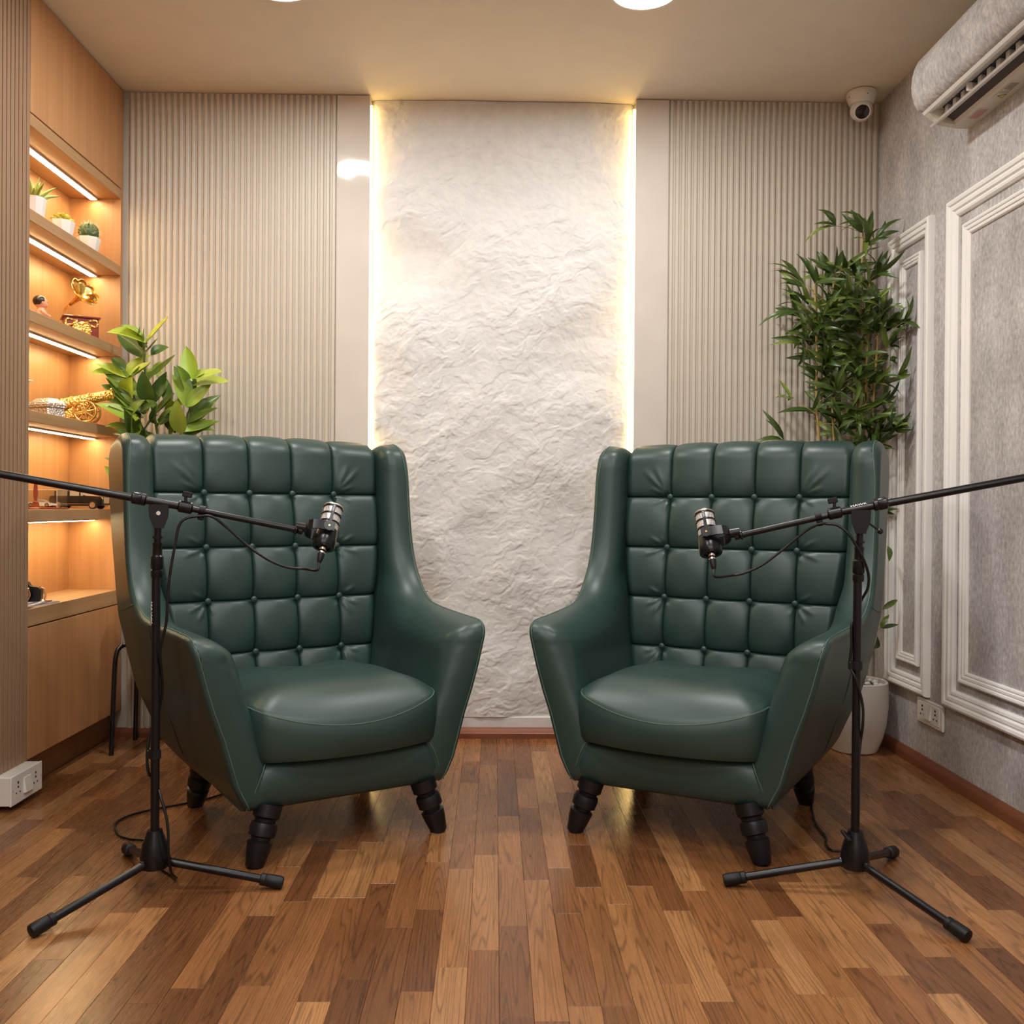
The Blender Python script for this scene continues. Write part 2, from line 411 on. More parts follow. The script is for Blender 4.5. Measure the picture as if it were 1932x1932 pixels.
# floor: laminate strips 63 mm wide on a dark underlay
fl = struct(MB().box((-1.75, YF, -0.06), (XR + 0.05, 3.95, -0.006)), 'floor', M['groove'])
PW = 0.0632; planks = []
x = -1.565
while x < XR:
    y = 3.86 - rnd.uniform(0.05, 0.5)
    segs = [(y, 3.86)]
    while y > YF:
        L_ = rnd.choice((0.30, 0.38, 0.46, 0.55, 0.63)) + rnd.uniform(-0.03, 0.03)
        segs.append((max(YF, y - L_), y)); y -= L_
    for a, b in segs: planks.append((x, min(x + PW, XR + 0.02), a, b))
    x += PW
def plank_mb(p, mb=None):
    x0, x1, a, b = p; g = 0.00025; c = 0.0005; mb = mb or MB()
    x0 += g; x1 -= g; a += g; b -= g
    v = [(x0, a, -0.006), (x1, a, -0.006), (x1, b, -0.006), (x0, b, -0.006), (x0, a, -c), (x1, a, -c), (x1, b, -c), (x0, b, -c),
         (x0 + c, a + c, 0), (x1 - c, a + c, 0), (x1 - c, b - c, 0), (x0 + c, b - c, 0)]
    f = [(8, 9, 10, 11)]
    for k in range(4):
        k2 = (k + 1) % 4; f += [(k, k2, 4 + k2, 4 + k), (4 + k, 4 + k2, 8 + k2, 8 + k)]
    return mb.add(v, f)
def seen(p):       # rough size in view
    ym = (p[2] + p[3]) / 2
    return p[3] > 1.66 and abs((p[0] + p[1]) / 2) < 0.58 * p[3] + 0.05
vis = sorted([p for p in planks if seen(p)], key=lambda p: p[2])
near, rest = vis[:300], vis[300:] + [p for p in planks if not seen(p)]
for p in near: plank_mb(p).build('plank', M['floor'], fl, 0)
mb = MB()
for p in rest: plank_mb(p, mb)
tag(mb.build('far_planks', M['floor_far'], fl, 0), kind='stuff')
# ceiling and outer walls
struct(MB().box((-1.75, YF, ZC), (XR + 0.05, 3.97, ZC + 0.05)), 'ceiling', M['ceiling'])
struct(MB().box((-1.75, YF - 0.05, -0.06), (XR + 0.05, YF, ZC + 0.05)), 'wall_front', M['room'])
wr = struct(MB().box((XR, YF, -0.06), (XR + 0.05, 3.97, ZC + 0.05)), 'wall_right', M['felt'])
wl = struct(MB().box((-1.75, YF, -0.06), (-1.70, 3.97, ZC + 0.05)).box((-1.70, YF, 0.0), (-1.507, 3.063, ZC)), 'wall_left', M['groove'])
# taupe slats on the near part of the left wall, 24.6 mm apart
slat = MB().box((-1.507, -0.0098, 0.108), (XL, 0.0098, ZC - 0.001), 0.0012).mesh('slat', 35); slat.materials.append(M['slat_wood'])
y = 3.0545
k = 0
while y > 1.9:
    o = bpy.data.objects.new('slat', slat); COL.objects.link(o); o.location = (0, y, 0); o.parent = wl; y -= 0.0246; k += 1
mb = MB()
while y > YF: mb.box((-1.507, y - 0.0098, 0.108), (XL, y + 0.0098, ZC - 0.001)); y -= 0.0246
tag(mb.build('near_slats', M['slat_wood'], wl, 0), kind='stuff')
struct(MB().box((-1.507, YF, 0.0), (-1.527 + 0.022, 3.063, 0.107)), 'baseboard_left', M['plinth'])
struct(MB().box((-1.5, YF + 0.0, 0.0), (XR, YF + 0.015, 0.07)), 'baseboard_front', M['skirt_x'])
# back wall: base, fluted panels, cream strips, rough plaster panel, cove strips
wbk = struct(MB().box((-1.75, 3.90, -0.06), (XR + 0.05, 3.97, ZC + 0.05)).box((-1.70, 3.842, 0), (-0.639, 3.90, ZC)).box((0.686, 3.842, 0), (XR, 3.90, ZC)), 'wall_back', M['flute'])
P = 0.0245
out = [(-P / 2, 0.0), (-P / 2, -0.0016), (-0.0085, -0.0016), (-0.0062, -0.0105), (-0.004, -0.0118), (0.004, -0.0118), (0.0062, -0.0105), (0.0085, -0.0016), (P / 2, -0.0016), (P / 2, 0.0)]
fm = MB().prism(out, 0.012, ZC - 0.004, 2).mesh('flute', 0); fm.materials.append(M['flute'])
def flutes(x0, x1):
    n = int(round((x1 - x0) / P))
    for i in range(n):
        o = bpy.data.objects.new('flute', fm); COL.objects.link(o); o.location = (x0 + (i + 0.5) * (x1 - x0) / n, 3.842, 0); o.parent = wbk
flutes(-1.468, -0.641); flutes(0.688, 1.536)
for a, b in ((-0.641, -0.510), (0.554, 0.688)):
    MB().box((a, YB - 0.002, 0.0), (b, 3.90, ZC - 0.003), 0.0015).build('side_strip', M['strip'], wbk)
# rough plaster: torn, overlapping flakes
nx, nz = 360, 800
X_, Z_ = np.meshgrid(np.linspace(-0.5095, 0.5535, nx), np.linspace(0.075, ZC - 0.002, nz), indexing='ij')
def terr(n, k, w):
    t = n * k; f = np.floor(t); r = t - f; s = np.clip((r - 1 + w) / w, 0, 1)
    return (f + 0.30 * r + 0.70 * s) / k
def turn(a): return X_ * math.cos(a) + Z_ * math.sin(a), -X_ * math.sin(a) + Z_ * math.cos(a)
wu = 0.06 * perlin(X_ * 5, Z_ * 5, 1) + 0.03 * perlin(X_ * 13, Z_ * 13, 2) + 0.012 * perlin(X_ * 31, Z_ * 31, 21); wv = 0.06 * perlin(X_ * 5 + 9, Z_ * 5, 3) + 0.03 * perlin(X_ * 13, Z_ * 13 + 7, 4) + 0.012 * perlin(X_ * 31, Z_ * 31 + 5, 22)
H = 0.003 * perlin(X_ * 2.2, Z_ * 2.2, 9)
for a, fu, fv, k, amp, sd in ((0.70, 3.0, 8.5, 2.2, 0.0080, 30), (0.35, 5.0, 13.0, 2.0, 0.0075, 34), (1.15, 5.5, 12.0, 1.8, 0.0065, 38), (0.10, 9.0, 24.0, 1.7, 0.0048, 42), (2.3, 8.0, 19.0, 1.7, 0.0046, 46)):
    U, V = turn(a); U = U + wu; V = V + wv
    n = perlin(U * fu, V * fv, sd) + 0.5 * perlin(U * fu * 2.3, V * fv * 2.1, sd + 1) + 0.22 * perlin(U * fu * 5, V * fv * 4.6, sd + 2)
    mask = np.clip(0.78 + 2.2 * perlin(X_ * 2.9 + sd, Z_ * 2.9, sd + 3), 0, 1)
    H += amp * terr(n + 3, k, 0.05) * mask
H += 0.0014 * perlin(X_ * 46, Z_ * 46, 12) + 0.0008 * perlin(X_ * 90, Z_ * 90, 13)
H -= np.percentile(H, 0.1)
H = np.maximum(H, 0); H = H * (0.040 / np.percentile(H, 99.5)); H = np.minimum(H, 0.044)
edge = np.minimum(X_ + 0.5095, 0.5535 - X_); jag = 0.016 + 0.010 * perlin(Z_ * 9, X_ * 0 + 2, 13)
H *= 1 - np.clip(1 - edge / jag, 0, 1) ** 1.5
Y_ = 3.8965 - H
mb = MB(); mb.add(np.stack([X_, Y_, Z_], -1).reshape(-1, 3), grid_faces(nx, nz))
mb.build('plaster_panel', M['plaster'], wbk, 60)
MB().box((-0.510, 3.868, 0.015), (0.554, 3.90, 0.0755), 0.003).build('plaster_foot', M['plaster'], wbk)
for xx, sg in ((-0.5088, 1), (0.5528, -1)):
    MB().box((min(xx - sg * 0.0012, xx + sg * 0.0045), 3.860, 0.09), (max(xx - sg * 0.0012, xx + sg * 0.0045), 3.869, ZC - 0.03)).build('cove_strip', M['led_cove'], wbk, 0)
# skirtings
prof = [(3.90, 0), (3.812, 0), (3.812, 0.020), (3.818, 0.026), (3.826, 0.030), (3.830, 0.034), (3.90, 0.034)]
struct(MB().prism([(a, b) for a, b in prof], -1.53, XR, 0), 'baseboard_back', M['skirt_x'], None, 30)
prof = [(XR + 0.01, 0), (XR - 0.016, 0), (XR - 0.016, 0.028), (XR - 0.010, 0.044), (XR - 0.003, 0.05), (XR + 0.01, 0.05)]
struct(MB().prism([(a, b) for a, b in prof], YF, 3.812, 1), 'baseboard_right', M['skirt'], None, 30)
# white mouldings on the felt wall
def frame_mb(y0, y1, z0, z1, wd, th):
    """mitred rectangular moulding on x = XR; width wd, thickness th, stepped section"""
    sec = [(0.0, 0.0), (0.0, 0.55), (0.05, 0.9), (0.16, 1.0), (0.30, 0.92), (0.36, 0.72), (0.42, 0.70), (0.46, 0.80), (0.62, 0.76), (0.70, 0.50), (0.76, 0.48), (0.80, 0.62), (0.92, 0.55), (1.0, 0.34), (1.0, 0.0)]
    parts = []
    cs = [(y0, z0, 1, 1), (y1, z0, -1, 1), (y1, z1, -1, -1), (y0, z1, 1, -1)]
    for k in range(4):
        a, b = cs[k], cs[(k + 1) % 4]; vs = []
        for c in (a, b):
            for t, h in sec: vs.append((XR + 0.001 - h * th, c[0] + c[2] * t * wd, c[1] + c[3] * t * wd))
        n = len(sec); fs = [(i, i + 1, n + i + 1, n + i) for i in range(n - 1)] + [tuple(range(n)), tuple(range(2 * n - 1, n - 1, -1))]
        parts.append(MB().add(vs, fs))
    return parts
for i, (y0, y1, z0, z1, wd, th, lab) in enumerate((
        (3.338, 3.692, 0.266, 1.968, 0.055, 0.026, 'outer moulding of narrow frame by bamboo'), (3.424, 3.604, 0.361, 1.866, 0.034, 0.016, 'inner moulding of narrow frame by bamboo'),
        (2.10, 3.212, 0.266, 1.968, 0.062, 0.026, 'outer moulding of wide frame'), (2.21, 3.112, 0.361, 1.867, 0.040, 0.018, 'inner moulding of wide frame'))):
    root = bpy.data.objects.new('trim_%d' % (i + 1), None); COL.objects.link(root); root['kind'] = 'structure'; root['label'] = lab
    for p in frame_mb(y0, y1, z0, z1, wd, th): p.build('moulding', M['white_trim'], root, 30)
# ceiling lamps: two in view, the rest of the rows behind the camera
def lamp(x, y, label):
    t = thing('ceiling_light', label, 'ceiling light', (x, y, ZC), 0, 'round ceiling lamps')
    MB().lathe([(0.100, -0.0102), (0.104, -0.012), (0.112, -0.011), (0.1155, -0.004), (0.116, 0.0), (0.100, 0.0)], 40, None, False).build('rim', M['white_plastic'], t)
    MB().lathe([(0.0005, -0.0105), (0.1005, -0.0105)], 40, None, False).build('diffuser', M['lamp'], t, 0)
lamp(0.462, 3.018, 'round white ceiling lamp right of the middle, above right armchair')
lamp(-0.690, 3.005, 'round white ceiling lamp left of the middle, above left armchair')
for yy, wd in ((1.43, 'second'), (-0.15, 'third'), (-1.65, 'fourth')):
    lamp(0.462, yy, 'round white ceiling lamp, %s from the back wall in the row above right armchair' % wd); lamp(-0.690, yy, 'round white ceiling lamp, %s from the back wall in the row above left armchair' % wd)

# ================================================================== DISPLAY CABINET (left)
cab = thing('display_cabinet', 'tall light oak display cabinet with lit open shelves and closed doors', 'cabinet', (-1.60, 3.45, 0))
CY0, CY1 = 3.066, 3.8225; NX = -1.684
W_ = lambda mb, n, m, p=None, s=28, l=None: wb(mb, n, m, cab, p, s, l)
W_(MB().box((-1.70, CY0 - 0.0, 0.11), (NX, CY1, ZC - 0.002)), 'back_panel', M['oak'])
W_(MB().box((NX, 3.801, 0.11), (XL - 0.001, CY1, ZC - 0.002)), 'side_panel', M['oak'])
W_(MB().box((NX, CY0 - 0.002, 0.11), (XL - 0.03, CY0 + 0.012, ZC - 0.002)), 'side_panel', M['oak'])
W_(MB().box((NX, CY0, 2.131), (XL, 3.8005, 2.170), 0.001), 'top_rail', M['oak_h'])
W_(MB().box((NX + 0.03, CY0 + 0.001, 2.1745), (XL, CY1, ZC - 0.006), 0.001), 'upper_door', M['oak'])
def led(parent, z):
    h = W_(MB().box((-1.600, CY0 + 0.012, z - 0.007), (-1.572, 3.796, z), 0.001), 'light_channel', M['white_plastic'], parent)
    W_(MB().box((-1.597, CY0 + 0.014, z - 0.009), (-1.575, 3.782, z - 0.0062)), 'light_strip', M['led_shelf'], parent, 0)
led([o for o in cab.children if o.name.startswith('top_rail')][0], 2.131)
for zt in (1.867, 1.547, 1.227, 0.9085):
    s_ = W_(MB().box((NX, CY0, zt - 0.0375), (XL, 3.8005, zt), 0.001), 'shelf', M['oak_h'])
    led(s_, zt - 0.0375)
W_(MB().box((NX, CY0, 0.535), (XL, 3.8005, 0.5905), 0.001), 'counter', M['oak_h'])
W_(MB().box((XL - 0.018, CY0 + 0.001, 0.1105), (XL, CY1 - 0.004, 0.5305), 0.001), 'lower_door', M['oak'])
W_(MB().box((NX, CY0, 0.0), (XL - 0.045, CY1, 0.1095)), 'plinth', M['plinth'])

# ================================================================== AIR CONDITIONER (right wall, under the ceiling)
ac = thing('air_conditioner', 'felt covered wall air conditioner with open white louvre high on grey wall', 'air conditioner', (XR, 2.65, 2.17))
A0, A1 = 2.22, 3.096
Wa = lambda mb, n, m, p=None, s=28, l=None: wb(mb, n, m, ac, p, s, l)
Wa(MB().prism([(a, b) for a, b in [(1.386, 2.222), (1.368, 2.232), (1.356, 2.252), (1.349, 2.28), (1.347, 2.305), (1.350, 2.335), (1.356, 2.362), (1.368, 2.388), (1.39, 2.405), (1.43, 2.412), (XR - 0.001, 2.412), (XR - 0.001, 2.235), (1.43, 2.235)]], A0, A1, 1), 'felt_cover', M['felt'], None, 50, 'grey felt wrapped cover')
Wa(MB().prism([(1.383, 2.2225), (1.390, 2.2145), (1.402, 2.215), (1.44, 2.2345), (1.42, 2.2352), (1.39, 2.2265)], A0, A1 - 0.001, 1), 'front_lip', M['white_plastic'], None, 30)
Wa(MB().prism([(1.405, 2.2165), (1.428, 2.226), (1.470, 2.222), (1.478, 2.196), (1.486, 2.196), (1.486, 2.235), (1.43, 2.236), (1.404, 2.2225)], A0, A1 - 0.03, 1), 'air_duct', M['grey_plastic'], None, 30, 'grey inside of the outlet')
Wa(MB().prism([(1.430, 2.2243), (1.4635, 2.2210), (1.4635, 2.2190), (1.430, 2.2220)], A0, A1 - 0.045, 1), 'dark_outlet', M['hole'], None, 0)
Wa(MB().box((1.4635, A0, 2.1965), (1.466, A1 - 0.045, 2.2262)), 'dark_outlet', M['hole'], None, 0)
for yy in np.arange(A0 + 0.02, A1 - 0.05, 0.052):
    Wa(MB().box((1.432, yy, 2.200), (1.463, yy + 0.020, 2.2262), 0.0005), 'vane', M['grey_plastic'])
Wa(MB().prism([(1.409, 2.1815), (1.4145, 2.1775), (1.4475, 2.1965), (1.446, 2.200)], A0, A1 + 0.004, 1), 'louvre_flap', M['white_plastic'], None, 30)
Wa(MB().prism([(1.446, 2.2005), (1.476, 2.1855), (1.480, 2.190), (1.452, 2.206)], A0, A1 - 0.035, 1), 'dark_slot', M['dark_slot'], None, 30)
Wa(MB().prism([(1.472, 2.186), (1.480, 2.1765), (1.50, 2.174), (XR - 0.001, 2.174), (XR - 0.001, 2.235), (1.486, 2.235), (1.484, 2.192)], A0, A1 - 0.0, 1), 'bottom_panel', M['cream_plastic'], None, 30)
Wa(MB().prism([(1.386, 2.2215), (1.394, 2.2125), (1.41, 2.199), (1.44, 2.183), (1.476, 2.1765), (1.482, 2.235), (1.43, 2.236)], A1 - 0.028, A1 - 0.0005, 1), 'end_cap', M['cream_plastic'], None, 30)
for yy in np.arange(A0 + 0.05, A1 - 0.06, 0.115): Wa(MB().sphere((1.4215, yy, 2.2228), 0.004, n=10, m=6), 'screw', M['grey_plastic'])
Wa(MB().box((1.418, 2.865, 2.199), (1.446, 2.875, 2.224), 0.002), 'hinge_arm', M['white_plastic'])
Zs = 2.1736
st = Wa(MB().box((1.492, 2.93, Zs), (1.524, 3.02, Zs + 0.0006)), 'notice_label', M['cream_plastic'], None, 0)
for k in range(5): Wa(MB().box((1.496 + k * 0.0056, 2.94, Zs - 0.0004), (1.4985 + k * 0.0056, 3.012, Zs)), 'printed_line', M['red_print'], st, 0)
st = Wa(MB().box((1.490, 2.745, Zs), (1.524, 2.86, Zs + 0.0006)), 'caution_label', M['cream_plastic'], None, 0)
Wa(MB().add([(1.519, 2.858, Zs - 0.0005), (1.519, 2.832, Zs - 0.0005), (1.499, 2.845, Zs - 0.0005)], [(0, 1, 2)]), 'warning_triangle', M['yellow_print'], st, 0)
Wa(MB().tube([(1.519, 2.858, Zs - 0.0005), (1.519, 2.832, Zs - 0.0005), (1.499, 2.845, Zs - 0.0005)], 0.0009, 6, True), 'triangle_outline', M['hole'], st, 0)
for k in range(4): Wa(MB().box((1.494 + k * 0.007, 2.81 - 0.004 * k, Zs - 0.0004), (1.4975 + k * 0.007, 2.828, Zs)), 'printed_line', M['grey_print'], st, 0)
Wa(MB().box((1.493, 2.755, Zs - 0.0004), (1.517, 2.80, Zs)), 'printed_block', M['grey_print'], st, 0)

# ================================================================== SECURITY CAMERA (ceiling, back right corner)
cc = thing('security_camera', 'small white dome security camera on ceiling in the back right corner', 'camera', (1.428, 3.735, ZC))
MB().lathe([(0.050, 0.0), (0.056, -0.004), (0.058, -0.012), (0.054, -0.03), (0.046, -0.048), (0.043, -0.052), (0.02, -0.053)], 32, Matrix.Translation((0, 0, -0.0005))).build('base', M['white_plastic'], cc)
d = Vector((-0.20, -0.86, -0.55)).normalized(); q = Matrix.Translation((0, 0, -0.072)) @ d.to_track_quat('Z', 'Y').to_matrix().to_4x4()
eye = MB().lathe([(0.002, -0.043), (0.022, -0.038), (0.036, -0.024), (0.0425, -0.004), (0.0415, 0.012), (0.036, 0.026), (0.031, 0.034), (0.027, 0.034)], 32, q).build('eyeball', M['white_plastic'], cc)
MB().lathe([(0.0265, 0.030), (0.0265, 0.0345), (0.024, 0.0365), (0.001, 0.038)], 32, q).build('lens', M['lens'], eye)
for a in (0.9, 3.4, 4.8):
    MB().sphere((0.053 * math.cos(a), 0.053 * math.sin(a), -0.028), 0.0028, n=8, m=6).build('screw', M['hole'], cc)

# ================================================================== SOCKETS
so = thing('wall_socket', 'white double wall socket with two rocker switches on grey felt wall', 'socket', (XR, 3.321, 0.213))
Ws = lambda mb, n, m, p=None, s=28: wb(mb, n, m, so, p, s)
Ws(MB().box((XR - 0.011, 3.222, 0.168), (XR - 0.001, 3.42, 0.257), 0.004), 'plate', M['white_plastic'])
Ws(MB().box((XR - 0.013, 3.243, 0.180), (XR - 0.010, 3.399, 0.246), 0.001), 'face', M['ceramic'])
for yy in (3.313, 3.337): Ws(MB().prism([(XR - 0.0125, 0.190), (XR - 0.021, 0.192), (XR - 0.014, 0.238), (XR - 0.0125, 0.239)], yy - 0.010, yy + 0.010, 1), 'rocker_switch', M['white_plastic'], None, 20)
for yc in (3.272, 3.371):
    for dy, dz, r in ((0, 0.016, 0.0042), (0, 0.003, 0.0038), (-0.012, -0.014, 0.003), (0.012, -0.014, 0.003)):
        Ws(MB().cyl((XR - 0.0142, yc + dy, 0.215 + dz), (XR - 0.0125, yc + dy, 0.215 + dz), r, None, 10), 'socket_hole', M['hole'])
sb = thing('surface_socket', 'white surface mounted socket box low on slatted wall at the left', 'socket', (-1.46, 2.965, 0.022))
Ws = lambda mb, n, m, p=None, s=28: wb(mb, n, m, sb, p, s)
Ws(MB().box((-1.504, 2.868, 0.022), (-1.4425, 3.058, 0.1085), 0.002), 'box', M['white_plastic'])
Ws(MB().box((-1.4425, 2.866, 0.021), (-1.4365, 3.060, 0.1095), 0.0015), 'face_plate', M['ceramic'])
for yy in (2.952, 2.975): Ws(MB().prism([(-1.4368, 0.042), (-1.427, 0.044), (-1.434, 0.088), (-1.4368, 0.089)], yy - 0.0105, yy + 0.0105, 1), 'rocker_switch', M['white_plastic'], None, 20)
for yc in (2.908, 3.018):
    for dy, dz, r in ((0, 0.016, 0.0042), (0, 0.003, 0.0038), (-0.011, -0.014, 0.003), (0.011, -0.014, 0.003)):
        Ws(MB().cyl((-1.4368, yc + dy, 0.068 + dz), (-1.4358, yc + dy, 0.068 + dz), r, None, 10), 'socket_hole', M['hole'])
for yy in (2.876, 3.050): Ws(MB().cyl((-1.4368, yy, 0.066), (-1.4355, yy, 0.066), 0.003, None, 10), 'screw', M['grey_plastic'])

# ================================================================== ARMCHAIR
def interp(x, xs, ys): return np.interp(x, xs, ys)
def sstep(a, b, x):
    t = np.clip((x - a) / (b - a), 0, 1); return t * t * (3 - 2 * t)
CTRL = [((0, .593), (0, .138)), ((.05, .595), (.06, .138)), ((.15, .597), (.17, .138)), ((.28, .601), (.30, .138)), ((.38, .607), (.44, .139)),
        ((.44, .619), (.55, .152)), ((.50, .650), (.635, .205)), ((.55, .703), (.69, .345)), ((.585, .77), (.728, .52)), ((.607, .85), (.77, .67)),
        ((.622, .94), (.845, .83)), ((.633, 1.03), (.895, .98)), ((.643, 1.085), (.908, 1.045)), ((.664, 1.125), (.908, 1.082)), ((.71, 1.147), (.893, 1.112)), ((.755, 1.150), (.868, 1.130))]
def x_out(y, z):
    f = interp(z, [.10, .138, .21, .33, .40, .47, .59, .66], [.272, .287, .322, .356, .381, .402, .432, .436])
    return f + interp(z, [.138, .20, .35, .50, .60], [.018, .040, .058, .046, .040]) * sstep(0, .55, y)
def side_mesh():
    T = np.array(spline([(a[0], a[1], 0) for a, b in CTRL], 6))[:, :2]; B = np.array(spline([(b[0], b[1], 0) for a, b in CTRL], 6))[:, :2]
    t = np.linspace(0, 1, 36); v = np.where(t < .5, 0.5 * (2 * t) ** 1.7, 1 - 0.5 * (2 - 2 * t) ** 1.7)
    # extra columns close to the front edge
    kk = np.arange(len(T)); ks = np.unique(np.concatenate([np.linspace(0, 3, 14), np.linspace(3, len(T) - 1, 92), np.linspace(len(T) - 10, len(T) - 1, 30), len(T) - 1 - np.array([.02, .05, .1, .2, .3])]))
    T = np.stack([np.interp(ks, kk, T[:, i]) for i in (0, 1)], 1); B = np.stack([np.interp(ks, kk, B[:, i]) for i in (0, 1)], 1)
    YZ = T[:, None, :] * (1 - v)[None, :, None] + B[:, None, :] * v[None, :, None]
    r = .050; z = YZ[..., 1]; y = YZ[..., 0]
    cz = np.clip((z - (.593 - r)) / r, 0, 1); sh = (r - np.sqrt(np.maximum(r * r - (cz * r) ** 2, 0)))
    y = y + sh * np.clip(1 - y / .16, 0, 1) * (y < .2)
    bz = np.clip(((.138 + .03) - z) / .03, 0, 1); y = y + (.03 - np.sqrt(np.maximum(.0009 - (bz * .03) ** 2, 0))) * np.clip(1 - y / .1, 0, 1)
    YZ = np.stack([y, z], -1)
    nu, nv = y.shape
    rim = np.concatenate([YZ[0, ::-1], YZ[:, 0], YZ[-1, :]]); bot = YZ[:, -1]
    def dist(P, L):
        a = L[:-1]; d = L[1:] - a; q = P.reshape(-1, 1, 2) - a[None]; tt = np.clip((q * d).sum(-1) / np.maximum((d * d).sum(-1), 1e-12), 0, 1)
        return np.sqrt((((q - tt[..., None] * d) ** 2).sum(-1)).min(1)).reshape(P.shape[:-1])
    dr = dist(YZ, rim); db = dist(YZ, bot)
    xo = x_out(y, z)
    # gathers where the seam turns the arm front and the wing top
    def gath(y0, z0, amp, k):
        rr = np.hypot(y - y0, z - z0); an = np.arctan2(z - z0, y - y0)
        return amp * np.sin(an * k) * np.exp(-((rr - .045) / .022) ** 2)
    def q(d, R, n): s = np.clip(d / R, 0, 1); return (1 - (1 - s) ** n) ** (1 / n)
    ro = interp(z, [1.02, 1.12], [.016, .028])
    outer = xo - ro * (1 - q(np.minimum(dr, db), ro, 2.0))
    Tk = interp(z, [.14, .40, .56, .62, .70, 1.2], [.115, .112, .118, .118, .100, .092]) - .02 * sstep(.45, .7, z) * sstep(.2, .6, y) * 0
    npow = interp(z, [.14, .30, .45, .60, .75, 1.05, 1.12], [3.4, 3.0, 2.4, 2.0, 2.2, 2.2, 2.7]); Rn = interp(z, [.2, .44, .53, .61, .72, 1.1], [.05, .062, .092, .098, .060, .058])
    inner = (xo - ro) - (Tk - ro) * q(dr, Rn, npow)
    inner = inner + gath(.055, .540, .0022, 16) + gath(.70, 1.09, .0016, 18)
    outer = np.maximum(outer, inner + .004 * (dr > 1e-6))
    mb = MB(); a = np.stack([outer, y, z], -1).reshape(-1, 3); b = np.stack([inner, y, z], -1).reshape(-1, 3)
    mb.add(a, grid_faces(nu, nv)); mb.add(b, [f[::-1] for f in grid_faces(nu, nv)])
    o = nu * nv; ring = [i * nv + nv - 1 for i in range(nu)]
    mb.f += [(ring[i], ring[i + 1], o + ring[i + 1], o + ring[i]) for i in range(nu - 1)]
    # weld the rim
    bm = bmesh.new(); vv = [bm.verts.new(p) for p in mb.v]
    for f in mb.f:
        try: bm.faces.new([vv[i] for i in f])
        except ValueError: pass
    bmesh.ops.remove_doubles(bm, verts=bm.verts, dist=1e-5); bmesh.ops.recalc_face_normals(bm, faces=bm.faces)
    me = bpy.data.meshes.new('side_panel'); bm.to_mesh(me); bm.free(); me.shade_smooth(); me.materials.append(M['leather'])
    seam = [(x_out(p[0], p[1]) - float(interp(p[1], [1.02, 1.12], [.016, .028])) * .85, p[0], p[1]) for p in rim[::1]]
    return me, seam, YZ, outer
def mirror(me):
    m2 = me.copy(); m2.transform(Matrix.Diagonal((-1, 1, 1, 1))); m2.flip_normals(); return m2
BX = (.073, .220); BZ = (.455, .622, .792, .967)
def y_seam(z): return interp(z, [.2, .455, .622, .792, .967, 1.085], [.595, .632, .654, .679, .711, .732])
def half_w(z): return interp(z, [.2, .375, .455, .62, .80, .97, 1.10, 1.16], [.33, .345, .355, .368, .395, .402, .404, .398])
def tuft(x, z, top):
    """height of the padding over the seams; x across, z up"""
    ax = np.abs(x); dv = np.minimum(np.abs(ax - BX[0]), np.abs(ax - BX[1]))
    dh = np.min([np.abs(z - b) for b in BZ], axis=0)
    rb = np.min([np.hypot(ax - bx, z - bz) for bx in BX for bz in BZ], axis=0)
    du = (1 - (1 - np.clip(dv / .0735, 0, 1)) ** 2) ** .62; dw = (1 - (1 - np.clip(dh / .086, 0, 1)) ** 2) ** .62
    nv_ = 1 - np.exp(-dv / .0065); nh_ = 1 - np.exp(-dh / .0075)
    h = (.0050 * nv_ * nh_ + .016 * (.40 * (du + dw) / 2 + .60 * du * dw)) * (1 - .45 * top) - .017 * np.exp(-(rb / .030) ** 1.25) * (1 - top)
    h = h - .0032 * np.exp(-(dv / .0020) ** 2) * (1 - .2 * top) - .0032 * np.exp(-(dh / .0020) ** 2)
    # pulled folds fanning out of the outer buttons
    for bz, angs in ((.967, ((118, .13), (136, .15), (156, .09), (250, .06), (285, .05), (205, .07))), (.792, ((150, .08), (200, .09), (250, .05), (120, .05))),
                     (.622, ((150, .07), (205, .08), (240, .08), (290, .05))), (.455, ((225, .08), (250, .07), (285, .06), (200, .07)))):
        for an, ln in angs:
            th = math.radians(an); ex, ez = -math.cos(th), math.sin(th)
            px = ax - BX[1]; pz = z - bz; s_ = px * ex + pz * ez; c_ = -px * ez + pz * ex
            h = h + .0050 * np.exp(-(c_ / (.0045 + .03 * np.clip(s_, 0, 1))) ** 2) * sstep(.012, .03, s_) * (1 - sstep(ln * .5, ln, s_))
    return h
